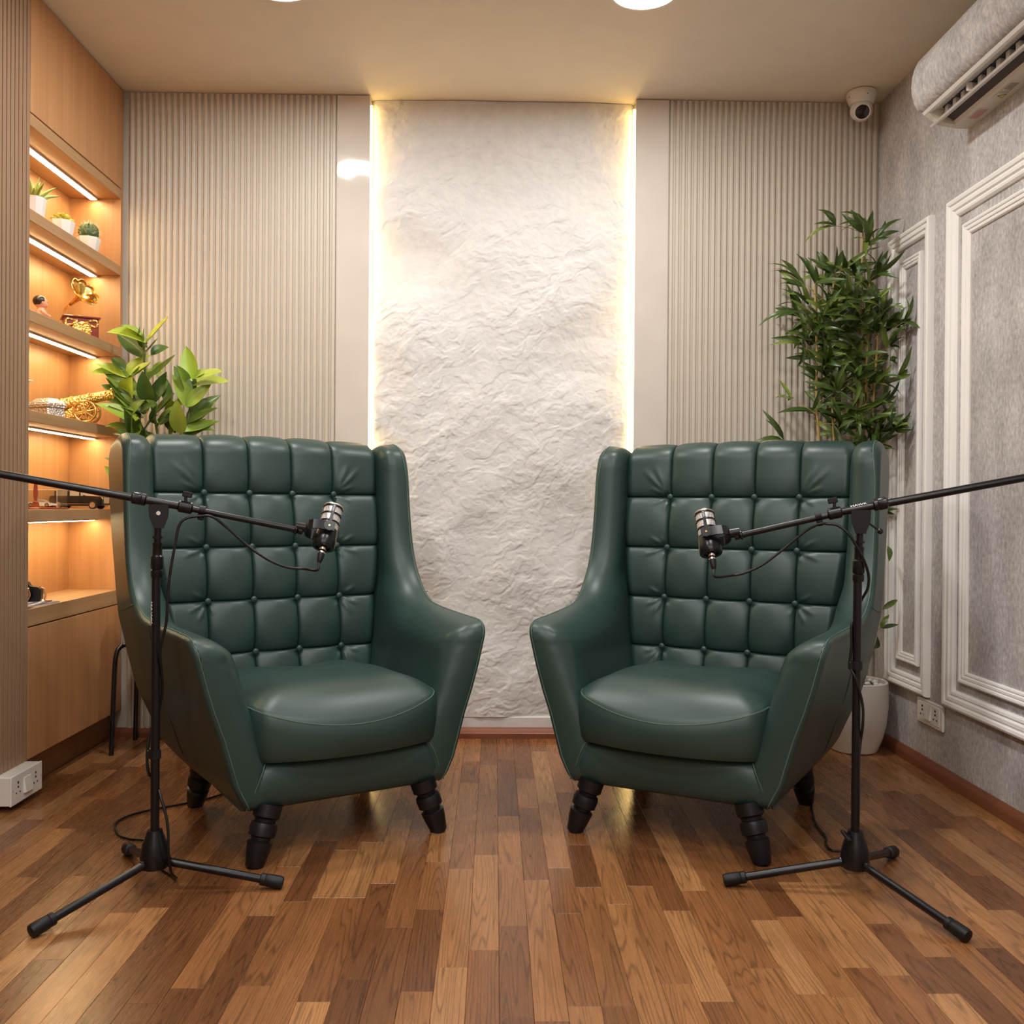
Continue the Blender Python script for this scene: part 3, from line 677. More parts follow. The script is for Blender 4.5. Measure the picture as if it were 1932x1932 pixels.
def back_mesh():
    xs = [np.linspace(-1, 1, 120)]
    xs = np.unique(np.round(np.concatenate(xs), 5))
    base = np.concatenate([np.linspace(-.40, .40, 125)] + [np.array([b + d for d in (-.008, -.005, -.003, -.0015, 0, .0015, .003, .005, .008)]) for b in (-BX[1], -BX[0], BX[0], BX[1])])
    base = np.unique(np.round(base, 5))
    zz = np.unique(np.round(np.concatenate([np.linspace(.30, 1.085, 150)] + [np.array([b + d for d in (-.008, -.005, -.003, -.0015, 0, .0015, .003, .005, .008)]) for b in BZ]), 5))
    R = .070; prof = [(y_seam(z), z, -1.0, 0.0, z, 0.0) for z in zz]       # y, z, normal y, normal z, tuft z, top
    yc = y_seam(1.085) + R
    for k in range(1, 27):
        a = PI * k / 26 * .97; prof.append((yc - R * math.cos(a), 1.085 + .055 * math.sin(a), -math.cos(a), math.sin(a), 1.085 + .06 * a, min(1.0, a / 1.2)))
    for z in (1.0, .85, .7, .5, .3): prof.append((interp(z, [.3, 1.0, 1.1], [.62, .875, .90]), z, 1.0, 0.0, 1.4, 1.0))
    pr = np.array(prof); n = len(pr)
    W = half_w(np.minimum(pr[:, 1], 1.15)); Xg = base[:, None] / .40; edge = np.abs(Xg)
    # keep seam columns at their own x in front: stretch only beyond the outer buttons
    xb = base[:, None] * np.ones((1, n)); lim = BX[1] + .01
    xo = np.where(np.abs(xb) <= lim, xb, np.sign(xb) * (lim + (np.abs(xb) - lim) / (.40 - lim) * (W[None, :] - lim)))
    h = tuft(xo, pr[None, :, 4] * np.ones_like(xo), pr[None, :, 5] * np.ones_like(xo))
    h = h * (1 - .0 * edge); dE = W[None, :] - np.abs(xo)
    h = h - .034 * (1 - sstep(0, .045, dE)) ** 1.6
    front = np.where(pr[None, :, 4] > 1.3, 0.0, 1.0)
    Y = pr[None, :, 0] + pr[None, :, 2] * h * front; Z = pr[None, :, 1] + pr[None, :, 3] * h * front
    crown = .012 * (1 - (xo / .4) ** 2) * sstep(1.0, 1.13, Z); Z = Z + crown
    mb = MB(); mb.add(np.stack([xo, Y, Z], -1).reshape(-1, 3), grid_faces(len(base), n))
    return mb
def cushion_mesh():
    fz = lambda x: .400 - .052 * max(0, 1 - (x / .27) ** 2)
    out = []
    for t in np.linspace(-1, 1, 41):
        x = .262 * t; out.append((x, -.055 * (1 - abs(t) ** 2.2) + .0 + .02 * max(0, (abs(t) - .88) / .12) ** 2, fz(x)))
    for t in np.linspace(.05, 1, 22): out.append((.268 + .034 * t, .02 + .63 * t, .400 - .035 * max(0, t * 2 - 1)))
    for t in np.linspace(.05, .95, 16): out.append((.302 - .604 * t, .65, .365))
    for t in np.linspace(0, .95, 21): out.append((-.302 + .034 * t, .65 - .63 * t, .400 - .035 * max(0, (1 - t) * 2 - 1)))
    O = np.array(out); n = len(O); cen = np.array([0, .30])
    rings = []
    def ring(scale_in, z, blend=0):
        xy = O[:, :2].copy(); d = xy - cen; L = np.linalg.norm(d, axis=1)[:, None]; xy = cen + d * (1 - np.minimum(scale_in / L, .999)) if scale_in < .5 else cen + d * 1e-3
        return np.column_stack([xy, z])
    zs = O[:, 2]
    rings += [ring(.03, np.full(n, .262)), ring(.008, np.full(n, .264)), ring(.002, np.full(n, .274)), ring(-.004, .274 + (zs - .274) * .35), ring(-.004, .274 + (zs - .274) * .7), ring(0.001, zs - .003), ring(.003, zs)]
    zc = .448
    for d in (.006, .012, .022, .035, .05, .07, .095, .13, .17, .21, .25):
        t = min(1, d / .19); rings.append(ring(d, zs + (zc - zs) * (1 - (1 - t) ** 2.6) - .040 * sstep(.28, .62, cen[1] + (O[:, 1] - cen[1]) * (1 - d / .35))))
    rings.append(ring(.6, np.full(n, zc - .002)))
    mb = MB(); vs = np.concatenate(rings); fs = []
    for i in range(len(rings) - 1):
        for k in range(n): k2 = (k + 1) % n; fs.append((i * n + k, i * n + k2, (i + 1) * n + k2, (i + 1) * n + k))
    fs.append(tuple(range(n - 1, -1, -1))); fs.append(tuple((len(rings) - 1) * n + k for k in range(n)))
    mb.add(vs, fs)
    return mb, [tuple(p) for p in rings[6]]
def rail_mesh():
    xs = np.linspace(-1, 1, 49); prof = [(.06, .262), (.03, .264), (.016, .261), (.005, .252), (-.002, .238), (-.006, .215), (-.006, .19), (-.002, .165), (.004, .150), (.013, .141), (.03, .137), (.45, .137), (.50, .16), (.5, .25)]
    V = []
    for t in xs:
        for y, z in prof:
            w = interp(z, [.137, .262], [.292, .236]); V.append((t * w, y + .0 + .012 * abs(t) ** 10, z))
    n = len(prof); mb = MB(); f = []
    for i in range(len(xs) - 1):
        for j in range(n): j2 = (j + 1) % n; f.append((i * n + j, (i + 1) * n + j, (i + 1) * n + j2, i * n + j2))
    f += [tuple(range(n)), tuple((len(xs) - 1) * n + k for k in range(n))]
    return mb.add(V, f)
LEGP = [(0.0365, 0), (0.0359, 0.2), (0.0284, 0.235), (0.0271, 0.285), (0.0334, 0.3), (0.0359, 0.36), (0.0347, 0.5), (0.0258, 0.525), (0.0252, 0.575), (0.0334, 0.6), (0.0302, 0.75), (0.0233, 0.975), (0.0208, 1.0)]
CHP = {}
def make_chair(label):
    t = thing('wingback_armchair', label, 'armchair', (0, 0, 0), 0, 'green wingback armchairs')
    def part(name, me, parent=t, label=None):
        o = bpy.data.objects.new(name, me); COL.objects.link(o); o.parent = parent
        if label: o['label'] = label
        return o
    me, seam, YZ, outer = side_mesh(); mm = mirror(me)
    fl_ = lambda pts: [(-p[0], p[1], p[2]) for p in pts]
    mid = [(x_out(y, z) + .0002, y, z) for y, z in ((.335, .595), (.345, .55), (.352, .50), (.362, .40), (.372, .30), (.382, .22), (.39, .15))]
    jn = [(x_out(y, z) + .0002, y, z) for y, z in ((.485, .640), (.52, .632), (.57, .622), (.63, .612), (.70, .605), (.738, .602))]
    for me_, fx in ((me, lambda p: p), (mm, fl_)):
        p = part('side_panel', me_)
        MB().tube(fx(seam[1:-2]), .0017, 6).build('seam', M['seam'], p, 60, 'stitched edge seam')
        MB().tube(fx(spline(mid, 4)), .0010, 5).build('seam', M['seam_dark'], p, 60)
        MB().tube(fx(spline(jn, 4)), .0012, 5).build('seam', M['seam_dark'], p, 60)
    mb, pipe = cushion_mesh(); c = mb.build('seat_cushion', M['leather'], t, 50)
    MB().tube(pipe, .0021, 6, True).build('piping', M['seam'], c, 60)
    r = rail_mesh().build('front_rail', M['leather'], t, 50)
    for s in (-1, 1):
        MB().tube(spline([(s * .238, -.004 + .012, .258), (s * .248, .0, .235), (s * .262, .0015, .20), (s * .276, .004, .165), (s * .286, .010, .145)], 5), .0013, 6).build('seam', M['seam'], r, 60)
    bk = back_mesh().build('backrest', M['leather'], t, 60)
    bme = MB().sphere((0, 0, 0), .0110, (1, .62, 1), 18, 10).mesh('button', 60); bme.materials.append(M['leather'])
    for z in BZ:
        for x in (-BX[1], -BX[0], BX[0], BX[1]):
            o = part('button', bme, bk); o.location = (x, y_seam(z) - .004, z)
    lm = {}
    for nm, (tx, ty), (bx, by) in (('f', (.222, .022), (.268, 0.0)), ('b', (.264, .515), (.272, .590))):
        for s in (1, -1):
            MB().cyl((s * tx, ty, .150), (s * bx, by, 0.0), 0, n=20, prof=LEGP).build('leg', M['leg_black'], t, 30)
    return t
def copy_tree(o, parent=None):
    c = o.copy(); COL.objects.link(c)
    if parent is not None: c.parent = parent
    for ch in list(o.children): copy_tree(ch, c)
    return c
chair_l = make_chair('green buttoned leather wingback armchair by the lit shelves, under leafy plant')
chair_r = copy_tree(chair_l); chair_r['label'] = 'green buttoned leather wingback armchair in front of the tall bamboo'
chair_l.location = (-.382, 2.589, 0); chair_l.rotation_euler = (0, 0, .5421)
chair_r.location = (.4696, 2.600, 0); chair_r.rotation_euler = (0, 0, -.4957)

# ================================================================== MICROPHONE STANDS
def stand(cx, cy, tips, boom, label, side):
    """tripod boom stand; tips: floor points of the legs; boom: (mic end, pivot, rear end)"""
    t = thing('microphone_stand', label, 'microphone stand', (cx, cy, 0), 0, 'black boom microphone stands')
    B = lambda mb, n, m, p=None, s=60, l=None: wb(mb, n, m, t, p, s, l)
    c = Vector((cx, cy, 0))
    hub = MB().lathe([(.011, .150), (.017, .150), (.020, .140), (.028, .118), (.034, .092), (.034, .072), (.030, .060), (.018, .056), (.001, .055)], 28, Matrix.Translation(c)); h = B(hub, 'hub', M['black'], None, 40)
    for tx, ty in tips:
        d = Vector((tx - cx, ty - cy, 0)); L = d.length; d.normalize()
        a = c + d * .026 + Vector((0, 0, .074)); b = c + d * L + Vector((0, 0, .016)); ax = (b - a).normalized()
        lg = B(MB().cyl(a, b - ax * .02, .0098, None, 18), 'leg', M['black'])
        B(MB().cyl(b - ax * .046, b + ax * .010, 0, n=20, prof=[(.0108, 0), (.0145, .04), (.0145, .22), (.0135, .24), (.0150, .30), (.0158, .85), (.0140, .97), (.010, 1.0)]), 'rubber_foot', M['rubber'], lg, 40)
        B(MB().box((-.008, -.006, -.012), (.012, .006, .012), .003, Matrix.Translation(a) @ ax.to_track_quat('X', 'Z').to_matrix().to_4x4()), 'leg_bracket', M['black'], lg, 28)
    m, pv, rear = [Vector(p) for p in boom]; bd = (rear - m).normalized()
    top = pv - Vector((0, 0, .045))
    B(MB().cyl(c + Vector((0, 0, .14)), c + Vector((0, 0, .775)), .0102, None, 24), 'lower_pole', M['black'])
    top_c = Vector((cx, cy, 0)); lean = (Vector((pv.x, pv.y, 0)) - top_c)
    at = lambda z: Vector((cx, cy, z)) + lean * max(0, (z - .7) / .25)
    B(MB().cyl(at(.755), at(.838), 0, n=24, prof=[(.0125, 0), (.0135, .05), (.0135, .20), (.0115, .22), (.0140, .26), (.0146, .45), (.0146, .60), (.0118, .64), (.0108, .90), (.0118, .93), (.0118, 1.0)]), 'clutch', M['black'], None, 35)
    B(MB().cyl(at(.83), at(.905), .0085, None, 20), 'upper_pole', M['black'])
    B(MB().cyl(at(.848), at(.853), .0125, None, 20), 'collar', M['black'])
    # flat pivot bracket
    fw = Vector((bd.y, -bd.x, 0)).normalized(); si = Vector((fw.y, -fw.x, 0)) * -1
    R = Matrix.Identity(4)
    for i in range(3): R[i][0] = si[i]; R[i][1] = fw[i]; R[i][2] = (0, 0, 1)[i]; R[i][3] = pv[i]
    out = [(-.012, -.062), (.012, -.062), (.012, -.058), (.021, -.034), (.0225, -.012), (.0215, -.005), (-.0215, -.005), (-.0225, -.012), (-.021, -.034), (-.012, -.058)]
    vs = []
    for yy in (-.009, .009):
        for a_, b_ in out: vs.append(R @ Vector((a_, yy, b_)))
    n = len(out); fs = [tuple(range(n - 1, -1, -1)), tuple(range(n, 2 * n))] + [(k, (k + 1) % n, n + (k + 1) % n, n + k) for k in range(n)]
    br = B(MB().add(vs, fs), 'pivot_bracket', M['black'], None, 20)
    for yy in (-.0105,): B(MB().cyl(R @ Vector((0, yy, -.026)), R @ Vector((0, yy + .004, -.026)), .005, None, 12), 'pivot_bolt', M['chrome'], br, 30)
    # boom: thin inner tube to the microphone, thicker outer tube behind the pivot
    B(MB().cyl(m, pv + bd * .02, .0074, None, 20), 'boom_arm', M['black'])
    B(MB().cyl(pv - bd * .070, rear, .0092, None, 20), 'boom_tube', M['black'])
    B(MB().cyl(m - bd * .004, m + bd * .022, 0, n=18, prof=[(.0070, 0), (.0095, .05), (.0095, .4), (.0075, .5), (.0118, .6), (.0118, .72), (.0080, .8), (.0080, 1)]), 'thread_nut', M['black'], None, 35)
    B(MB().cyl(pv + bd * .028, pv + bd * .062, 0, n=24, prof=[(.0115, 0), (.0150, .08), (.0150, .30), (.0138, .34), (.0150, .40), (.0150, .9), (.0115, 1)]), 'boom_clutch', M['black'], None, 35)
    B(MB().cyl(pv - bd * .078, pv - bd * .044, 0, n=24, prof=[(.0110, 0), (.0145, .08), (.0145, .9), (.0110, 1)]), 'boom_clutch', M['black'], None, 35)
    kb = pv - bd * .062 + Vector((0, 0, .012)); up = Vector((0, 0, 1))
    k = B(MB().cyl(kb, kb + up * .022, .0040, None, 12).box((-.0115, -.0045, .012), (.0115, .0045, .026), .002, Matrix.Translation(kb) @ bd.to_track_quat('X', 'Z').to_matrix().to_4x4()), 'wing_knob', M['black'], None, 28)
    cl = pv - bd * .100
    B(MB().cyl(cl - bd * .007, cl + bd * .007, .0112, None, 16).box((-.007, -.005, -.024), (.007, .005, -.006), .002, Matrix.Translation(cl) @ bd.to_track_quat('X', 'Z').to_matrix().to_4x4()), 'cable_clip', M['rubber'], None, 28)
    zc = .331 if side == 'L' else .551
    B(MB().cyl((cx, cy, zc - .010), (cx, cy, zc + .010), .0135, None, 18).box((cx - .020, cy - .006, zc - .010), (cx - .008, cy + .006, zc + .010), .002), 'cable_clip', M['rubber'], None, 28)
    return t, B, c, R, pv, bd
tagv = 'HAWK'
sl, B, c, R, pv, bd = stand(-.809, 2.295, ((-.98, 2.056), (-.516, 2.314), (-.968, 2.542)), ((-.478, 2.363, .866), (-.800, 2.285, .934), (-1.29, 2.1663, 1.0253)),
      'black boom microphone stand on tripod legs in front of the left armchair', 'L')
mt = Matrix.Translation((-.8178, 2.2893, .670)) @ Matrix.Rotation(-1.0, 4, 'Z') @ Matrix.Rotation(PI / 2, 4, 'X') @ Matrix.Rotation(-PI / 2, 4, 'Z')
text_mesh(tagv, .0175, 'lettering', M['letter'], sl, Matrix.Translation(-sl.location) @ mt)
sr, B, c, R, pv, bd = stand(.8795, 2.295, ((1.018, 2.031), (.578, 2.331), (1.07, 2.524)), ((.600, 2.363, .860), (.882, 2.285, .933), (1.37, 2.150, 1.036)),
      'black boom microphone stand on tripod legs in front of the right armchair', 'R')
lev = R @ Vector((.004, -.012, -.026)); tip = lev + Vector((.040, -.012, -.030))
l_ = B(MB().tube([lev, lev * .5 + tip * .5, tip], .0026, 10), 'lever', M['black'])
B(MB().sphere(tip, .0075, n=16, m=10), 'lever_ball', M['black_gloss'], l_, 60)
B(MB().tube([lev + Vector((-.010, 0, .012)), lev + Vector((-.014, -.004, .018))], .004, 10), 'lever_stop', M['chrome'], l_)
kb = Vector((.8795, 2.295, .130)); kd = Vector((-.75, -.5, .35)).normalized()
B(MB().cyl(kb + kd * .008, kb + kd * .034, .0045, None, 12).box((-.006, -.017, -.004), (.010, .017, .004), .003, Matrix.Translation(kb + kd * .040) @ Vector((0, 0, 1)).rotation_difference(kd).to_matrix().to_4x4() @ Matrix.Rotation(PI / 2, 4, 'Y')), 'wing_knob', M['black'], None, 28)
e = Matrix.Identity(4); bx = (bd * 1).normalized(); fz = Vector((bx.y, -bx.x, 0)).normalized(); uz = fz.cross(bx).normalized() * -1
if uz.z < 0: uz = -uz
face = (fz * .5 + uz * .86).normalized(); ty = face.cross(bx).normalized()
for i in range(3): e[i][0] = bx[i]; e[i][1] = ty[i]; e[i][2] = face[i]; e[i][3] = (pv + face * .0093 - bd * .004)[i]
text_mesh(tagv, .0125, 'lettering', M['letter'], sr, Matrix.Translation(-sr.location) @ e, .0002)

# ================================================================== MICROPHONES
def mic(ctr, axis, boom_dir, label):
    """ctr: pivot centre of the body; axis: bottom to top; boom_dir: from the boom towards the microphone"""
    a = Vector(axis).normalized(); b = Vector(boom_dir); b = (b - a * b.dot(a) * 0).normalized()
    p = b.cross(a).normalized()                     # pivot axis
    if p.y > 0: p = -p                              # front side of the yoke
    t = thing('microphone', label, 'microphone', ctr, 0, 'black broadcast microphones')
    q = a.to_track_quat('Z', 'Y').to_matrix(); xx = (-p - a * (-p).dot(a)).normalized(); yy = a.cross(xx)
    F = Matrix.Identity(4)
    for i in range(3): F[i][0] = p[i]; F[i][1] = yy[i] * -1; F[i][2] = a[i]
    F4 = F                                           # x: pivot axis towards the viewer, z: up the body
    Bm = lambda mb, n, m, par=None, s=40, l=None: mb_build(mb, n, m, par, s, l)
    def mb_build(mb, n, m, par, s, l):
        mb.v = [tuple(F4 @ Vector(v)) for v in mb.v]; return mb.build(n, m, par or t, s, l)
    z0 = -.045
    Bm(MB().lathe([(.001, z0 + .004), (.018, z0 + .004), (.0185, z0), (.0268, z0), (.0285, z0 + .003), (.0285, z0 + .022), (.0272, z0 + .028), (.0268, z0 + .042), (.0250, z0 + .047), (.001, z0 + .048)], 40), 'body', M['black'])
    Bm(MB().lathe([(.0236, -.004), (.0232, .066), (.001, .0665)], 40, None, False), 'wire_mesh', M['mic_mesh'])
    cage = MB()
    for z in (.002, .023, .0445, .0650):
        cage.lathe([(.0236, z - .0020), (.0254, z - .0020), (.0257, z), (.0254, z + .0020), (.0236, z + .0020)], 40, None, False)
    for k in range(4):
        an = k * PI / 2; m_ = Matrix.Rotation(an, 4, 'Z')
        cage.box((.0228, -.0040, -.004), (.0258, .0040, .0665), .0008, m_)
    cg = Bm(cage, 'grille_cage', M['black'])
    Bm(MB().lathe([(.0248, .0667), (.0252, .0692), (.0235, .0719), (.016, .0732), (.001, .0737)], 40), 'top_rim', M['silver'], None, 40, 'silver top rim')
    text_mesh('RØDE', .0062, 'lettering', M['letter'], cg, F4 @ Matrix.Translation((.0262, 0, .0560)) @ Matrix.Rotation(PI / 2, 4, 'Y') @ Matrix.Rotation(PI, 4, 'Z'), .0002)
    # yoke: strap round the back of the body on the boom side
    bl = F4.inverted().to_3x3() @ b; bl = Vector((0, bl.y, bl.z)).normalized(); wl = Vector((1, 0, 0)).cross(bl).normalized()
    path = [(.0335, .014), (.0335, 0), (.0335, -.022), (.031, -.036), (.022, -.046), (.010, -.050), (-.010, -.050), (-.022, -.046), (-.031, -.036), (-.0335, -.022), (-.0335, 0), (-.0335, .014)]
    vs = []; fs = []
    for i, (px, pb) in enumerate(path):
        n_ = Vector((px, 0, 0)) + bl * (pb * .9); n_ = Vector((1 if px > 0 else -1, 0, 0)) if pb > -.03 else n_.normalized()
        o = Vector((px, 0, 0)) + bl * pb
        for dn, dw in ((0, -.012), (0, .012), (.0042, .012), (.0042, -.012)): vs.append(o + n_ * dn + wl * dw)
        if i:
            for k in range(4): fs.append(((i - 1) * 4 + k, (i - 1) * 4 + (k + 1) % 4, i * 4 + (k + 1) % 4, i * 4 + k))
    fs += [(0, 1, 2, 3), tuple(len(path) * 4 - 4 + k for k in (3, 2, 1, 0))]
    yk = Bm(MB().add(vs, fs), 'yoke', M['black'], None, 25)
    for s in (1, -1):
        d_ = Bm(MB().cyl((s * .0262, 0, 0), (s * .0395, 0, 0), .0135, None, 28), 'pivot_disc', M['black'], yk)
        Bm(MB().cyl((s * .0394, 0, 0), (s * .0402, 0, 0), .0026, None, 12), 'pivot_screw', M['gold'], yk, 40, 'brass screw')
    Bm(MB().cyl(bl * -.050, bl * -.078, .0118, .0105, 22), 'boom_adapter', M['black'], yk)
    return t, F4, z0, bl
def plug(cb, root, F4, ctr, z0):
    """XLR plug of a cable, hanging from the bottom of the microphone"""
    for n_, m_, pr in (('plug_sleeve', M['chrome'], [(.0085, -.0005), (.0085, -.010), (.0078, -.011), (.0082, -.012), (.0082, -.020)]), ('plug_boot', M['rubber'], [(.0086, -.020), (.0090, -.024), (.0075, -.036), (.0050, -.044), (.0036, -.046)])):
        mb = MB().lathe([(r, z0 + .004 + z) for r, z in pr], 20); mb.v = [tuple(F4 @ Vector(v) + Vector(ctr)) for v in mb.v]
        wb(mb, n_, m_, root, None, 40)
    return Vector(ctr) + F4 @ Vector((0, 0, z0 - .042)), Vector(ctr) + F4 @ Vector((0, 0, z0 - .062))
cL = (-.4165, 2.378, .864); cR = (.5345, 2.378, .855)
dL = (Vector(cL) - Vector((-.800, 2.285, .934))).normalized(); dR = (Vector(cR) - Vector((.882, 2.285, .933))).normalized()
mL, FL, z0, _ = mic(cL, (.141, .485, .863), dL, 'black microphone with silver grille on boom before the left armchair')
mR, FR, z0, _ = mic(cR, (-.058, .485, .873), dR, 'black microphone with silver grille on boom before the right armchair')

# ================================================================== CABLES
kl = thing('microphone_cable', 'black cable from left microphone down its stand and over the floor', 'cable', (-.80, 2.30, 0), 0, 'microphone cables')
p0, p1 = plug(kl, kl, FL, cL, z0)
air = [p0, p1, (-.467, 2.355, .773), (-.505, 2.35, .776), (-.548, 2.34, .793), (-.597, 2.33, .827), (-.646, 2.32, .872), (-.68, 2.305, .9), (-.712, 2.297, .901), (-.738, 2.29, .903 - .008), (-.752, 2.285, .878), (-.76, 2.28, .83),
       (-.769, 2.275, .767), (-.774, 2.273, .704), (-.776, 2.272, .654), (-.785, 2.274, .611), (-.794, 2.281, .573), (-.800, 2.315, .484), (-.812, 2.318, .419), (-.826, 2.312, .382), (-.830, 2.300, .331), (-.8245, 2.296, .285), (-.812, 2.312, .258),
       (-.793, 2.285, .234), (-.776, 2.275, .192), (-.768, 2.268, .154), (-.766, 2.264, .110), (-.768, 2.29, .05), (-.78, 2.36, .010), (-.86, 2.46, .0045), (-.94, 2.62, .0045), (-1.001, 2.647, .0045), (-1.042, 2.677, .0045), (-1.082, 2.747, .0045), (-1.094, 2.798, .0045), (-1.073, 2.855, .0045),
       (-1.028, 2.905, .0045), (-.963, 2.952, .0045), (-.905, 3.0, .0045), (-.869, 3.05, .0045), (-.823, 3.095, .0045), (-.70, 3.18, .0045), (-.55, 3.22, .0045)]
wb(MB().tube(spline(air, 6), .0034, 10), 'cord', M['cable'], kl, None, 60)
kr = thing('microphone_cable', 'black cable from right microphone down its stand and under armchair', 'cable', (.88, 2.30, 0), 0, 'microphone cables')
p0, p1 = plug(kr, kr, FR, cR, z0)
air = [p0, p1, (.587, 2.355, .763), (.619, 2.35, .77), (.662, 2.34, .792), (.711, 2.33, .832), (.758, 2.315, .875), (.787, 2.300, .893), (.806, 2.297, .893), (.827, 2.287, .890), (.848, 2.272, .870), (.865, 2.268, .842), (.883, 2.268, .81), (.901, 2.282, .771),
       (.902, 2.290, .738), (.895, 2.305, .712), (.884, 2.312, .678), (.868, 2.300, .65), (.866, 2.295, .60), (.863, 2.295, .551), (.872, 2.281, .520), (.888, 2.279, .46), (.889, 2.279, .408), (.892, 2.303, .351), (.890, 2.312, .232), (.905, 2.345, .14), (.940, 2.40, .06), (.955, 2.50, .012),
       (.945, 2.555, .0045), (.918, 2.567, .0045), (.922, 2.62, .0045), (.939, 2.667, .0045), (.949, 2.779, .0045), (.979, 2.901, .0045), (1.002, 2.979, .0045), (1.019, 3.062, .0045), (1.0, 3.18, .0045), (.9, 3.30, .0045)]
wb(MB().tube(spline(air, 6), .0034, 10), 'cord', M['cable'], kr, None, 60)

# ================================================================== STOOL AND LEAFY PLANT (behind the left armchair)
stl = thing('stool', 'black metal legged stool with grey brown seat behind the left armchair', 'stool', (-1.285, 3.66, 0))
Bs = lambda mb, n, m, p=None, s=40: wb(mb, n, m, stl, p, s)
sx, sy = -1.285, 3.66
Bs(MB().lathe([(.001, .432), (.110, .432), (.122, .428), (.124, .420), (.118, .414), (.001, .412)], 40, Matrix.Translation((sx, sy, 0)) @ Matrix.Diagonal((.92, 1.15, 1, 1))), 'seat', M['stool_seat'])
for gx, gy in ((-1, -1), (1, -1), (1, 1), (-1, 1)):
    pts = [(sx + gx * .125, sy + gy * .117, 0), (sx + gx * .117, sy + gy * .112, .30), (sx + gx * .112, sy + gy * .108, .37), (sx + gx * .104, sy + gy * .10, .394), (sx + gx * .085, sy + gy * .085, .405), (sx + gx * .03, sy + gy * .03, .406)]
    Bs(MB().tube(spline(pts, 5), .0088, 14), 'leg', M['black_gloss'], None, 60)
pl_ = thing('potted_plant', 'leafy green plant with broad leaves standing on the stool behind left armchair', 'plant', (-1.26, 3.65, .432))
Bp = lambda mb, n, m, p=None, s=60, l=None: wb(mb, n, m, pl_, p, s, l)
pot = Bp(MB().lathe([(.001, .432), (.062, .432), (.070, .437), (.088, .58), (.092, .60), (.084, .60), (.080, .585), (.001, .583)], 36, Matrix.Translation((-1.26, 3.65, 0))), 'pot', M['pot_white'], None, 35)
Bp(MB().lathe([(.079, .5835), (.001, .588)], 24, Matrix.Translation((-1.26, 3.65, 0)), False), 'soil', M['soil'])
def leaf_mb(base, tip, width, curl=.25, up=None, fold=.18, n=9):
    """pointed blade from base to tip with a folded midrib, bent by curl"""
    a, b = Vector(base), Vector(tip); d = b - a; L = d.length; t = d.normalized()
    ref = up or Vector((0, -.75, .66)); s = t.cross(ref)
    s = s.normalized() if s.length > .05 else t.orthogonal().normalized()
    nrm = s.cross(t).normalized(); vs = []; fs = []
    prof = lambda u: max(0.0, math.sin(PI * min(1, u ** .82)) ** .8) * (1 - .15 * u)
    for i in range(n):
        u = i / (n - 1); c_ = a + d * u + nrm * (L * curl * 4 * u * (1 - u) * .25); w_ = width * .5 * max(.015, prof(u))
        vs += [c_ - s * w_ + nrm * (w_ * fold * 2), c_ - s * (w_ * .5) + nrm * (w_ * fold * .8), c_, c_ + s * (w_ * .5) + nrm * (w_ * fold * .8), c_ + s * w_ + nrm * (w_ * fold * 2)]
        if i:
            for k in range(4): o = (i - 1) * 5 + k; fs.append((o, o + 1, o + 6, o + 5))
    return MB().add(vs, fs)
for s_ in ([(-1.325, 3.64, 1.54), (-1.34, 3.65, 1.50), (-1.319, 3.65, 1.354), (-1.278, 3.65, 1.133), (-1.265, 3.65, .60)], [(-1.40, 3.65, 1.42), (-1.349, 3.65, 1.233), (-1.298, 3.65, 1.112), (-1.272, 3.66, .60)], [(-1.150, 3.65, 1.41), (-1.169, 3.65, 1.254), (-1.218, 3.65, 1.113), (-1.25, 3.64, .60)]):
    Bp(MB().tube(spline(s_, 5), .0052, 8), 'stem', M['stem'])
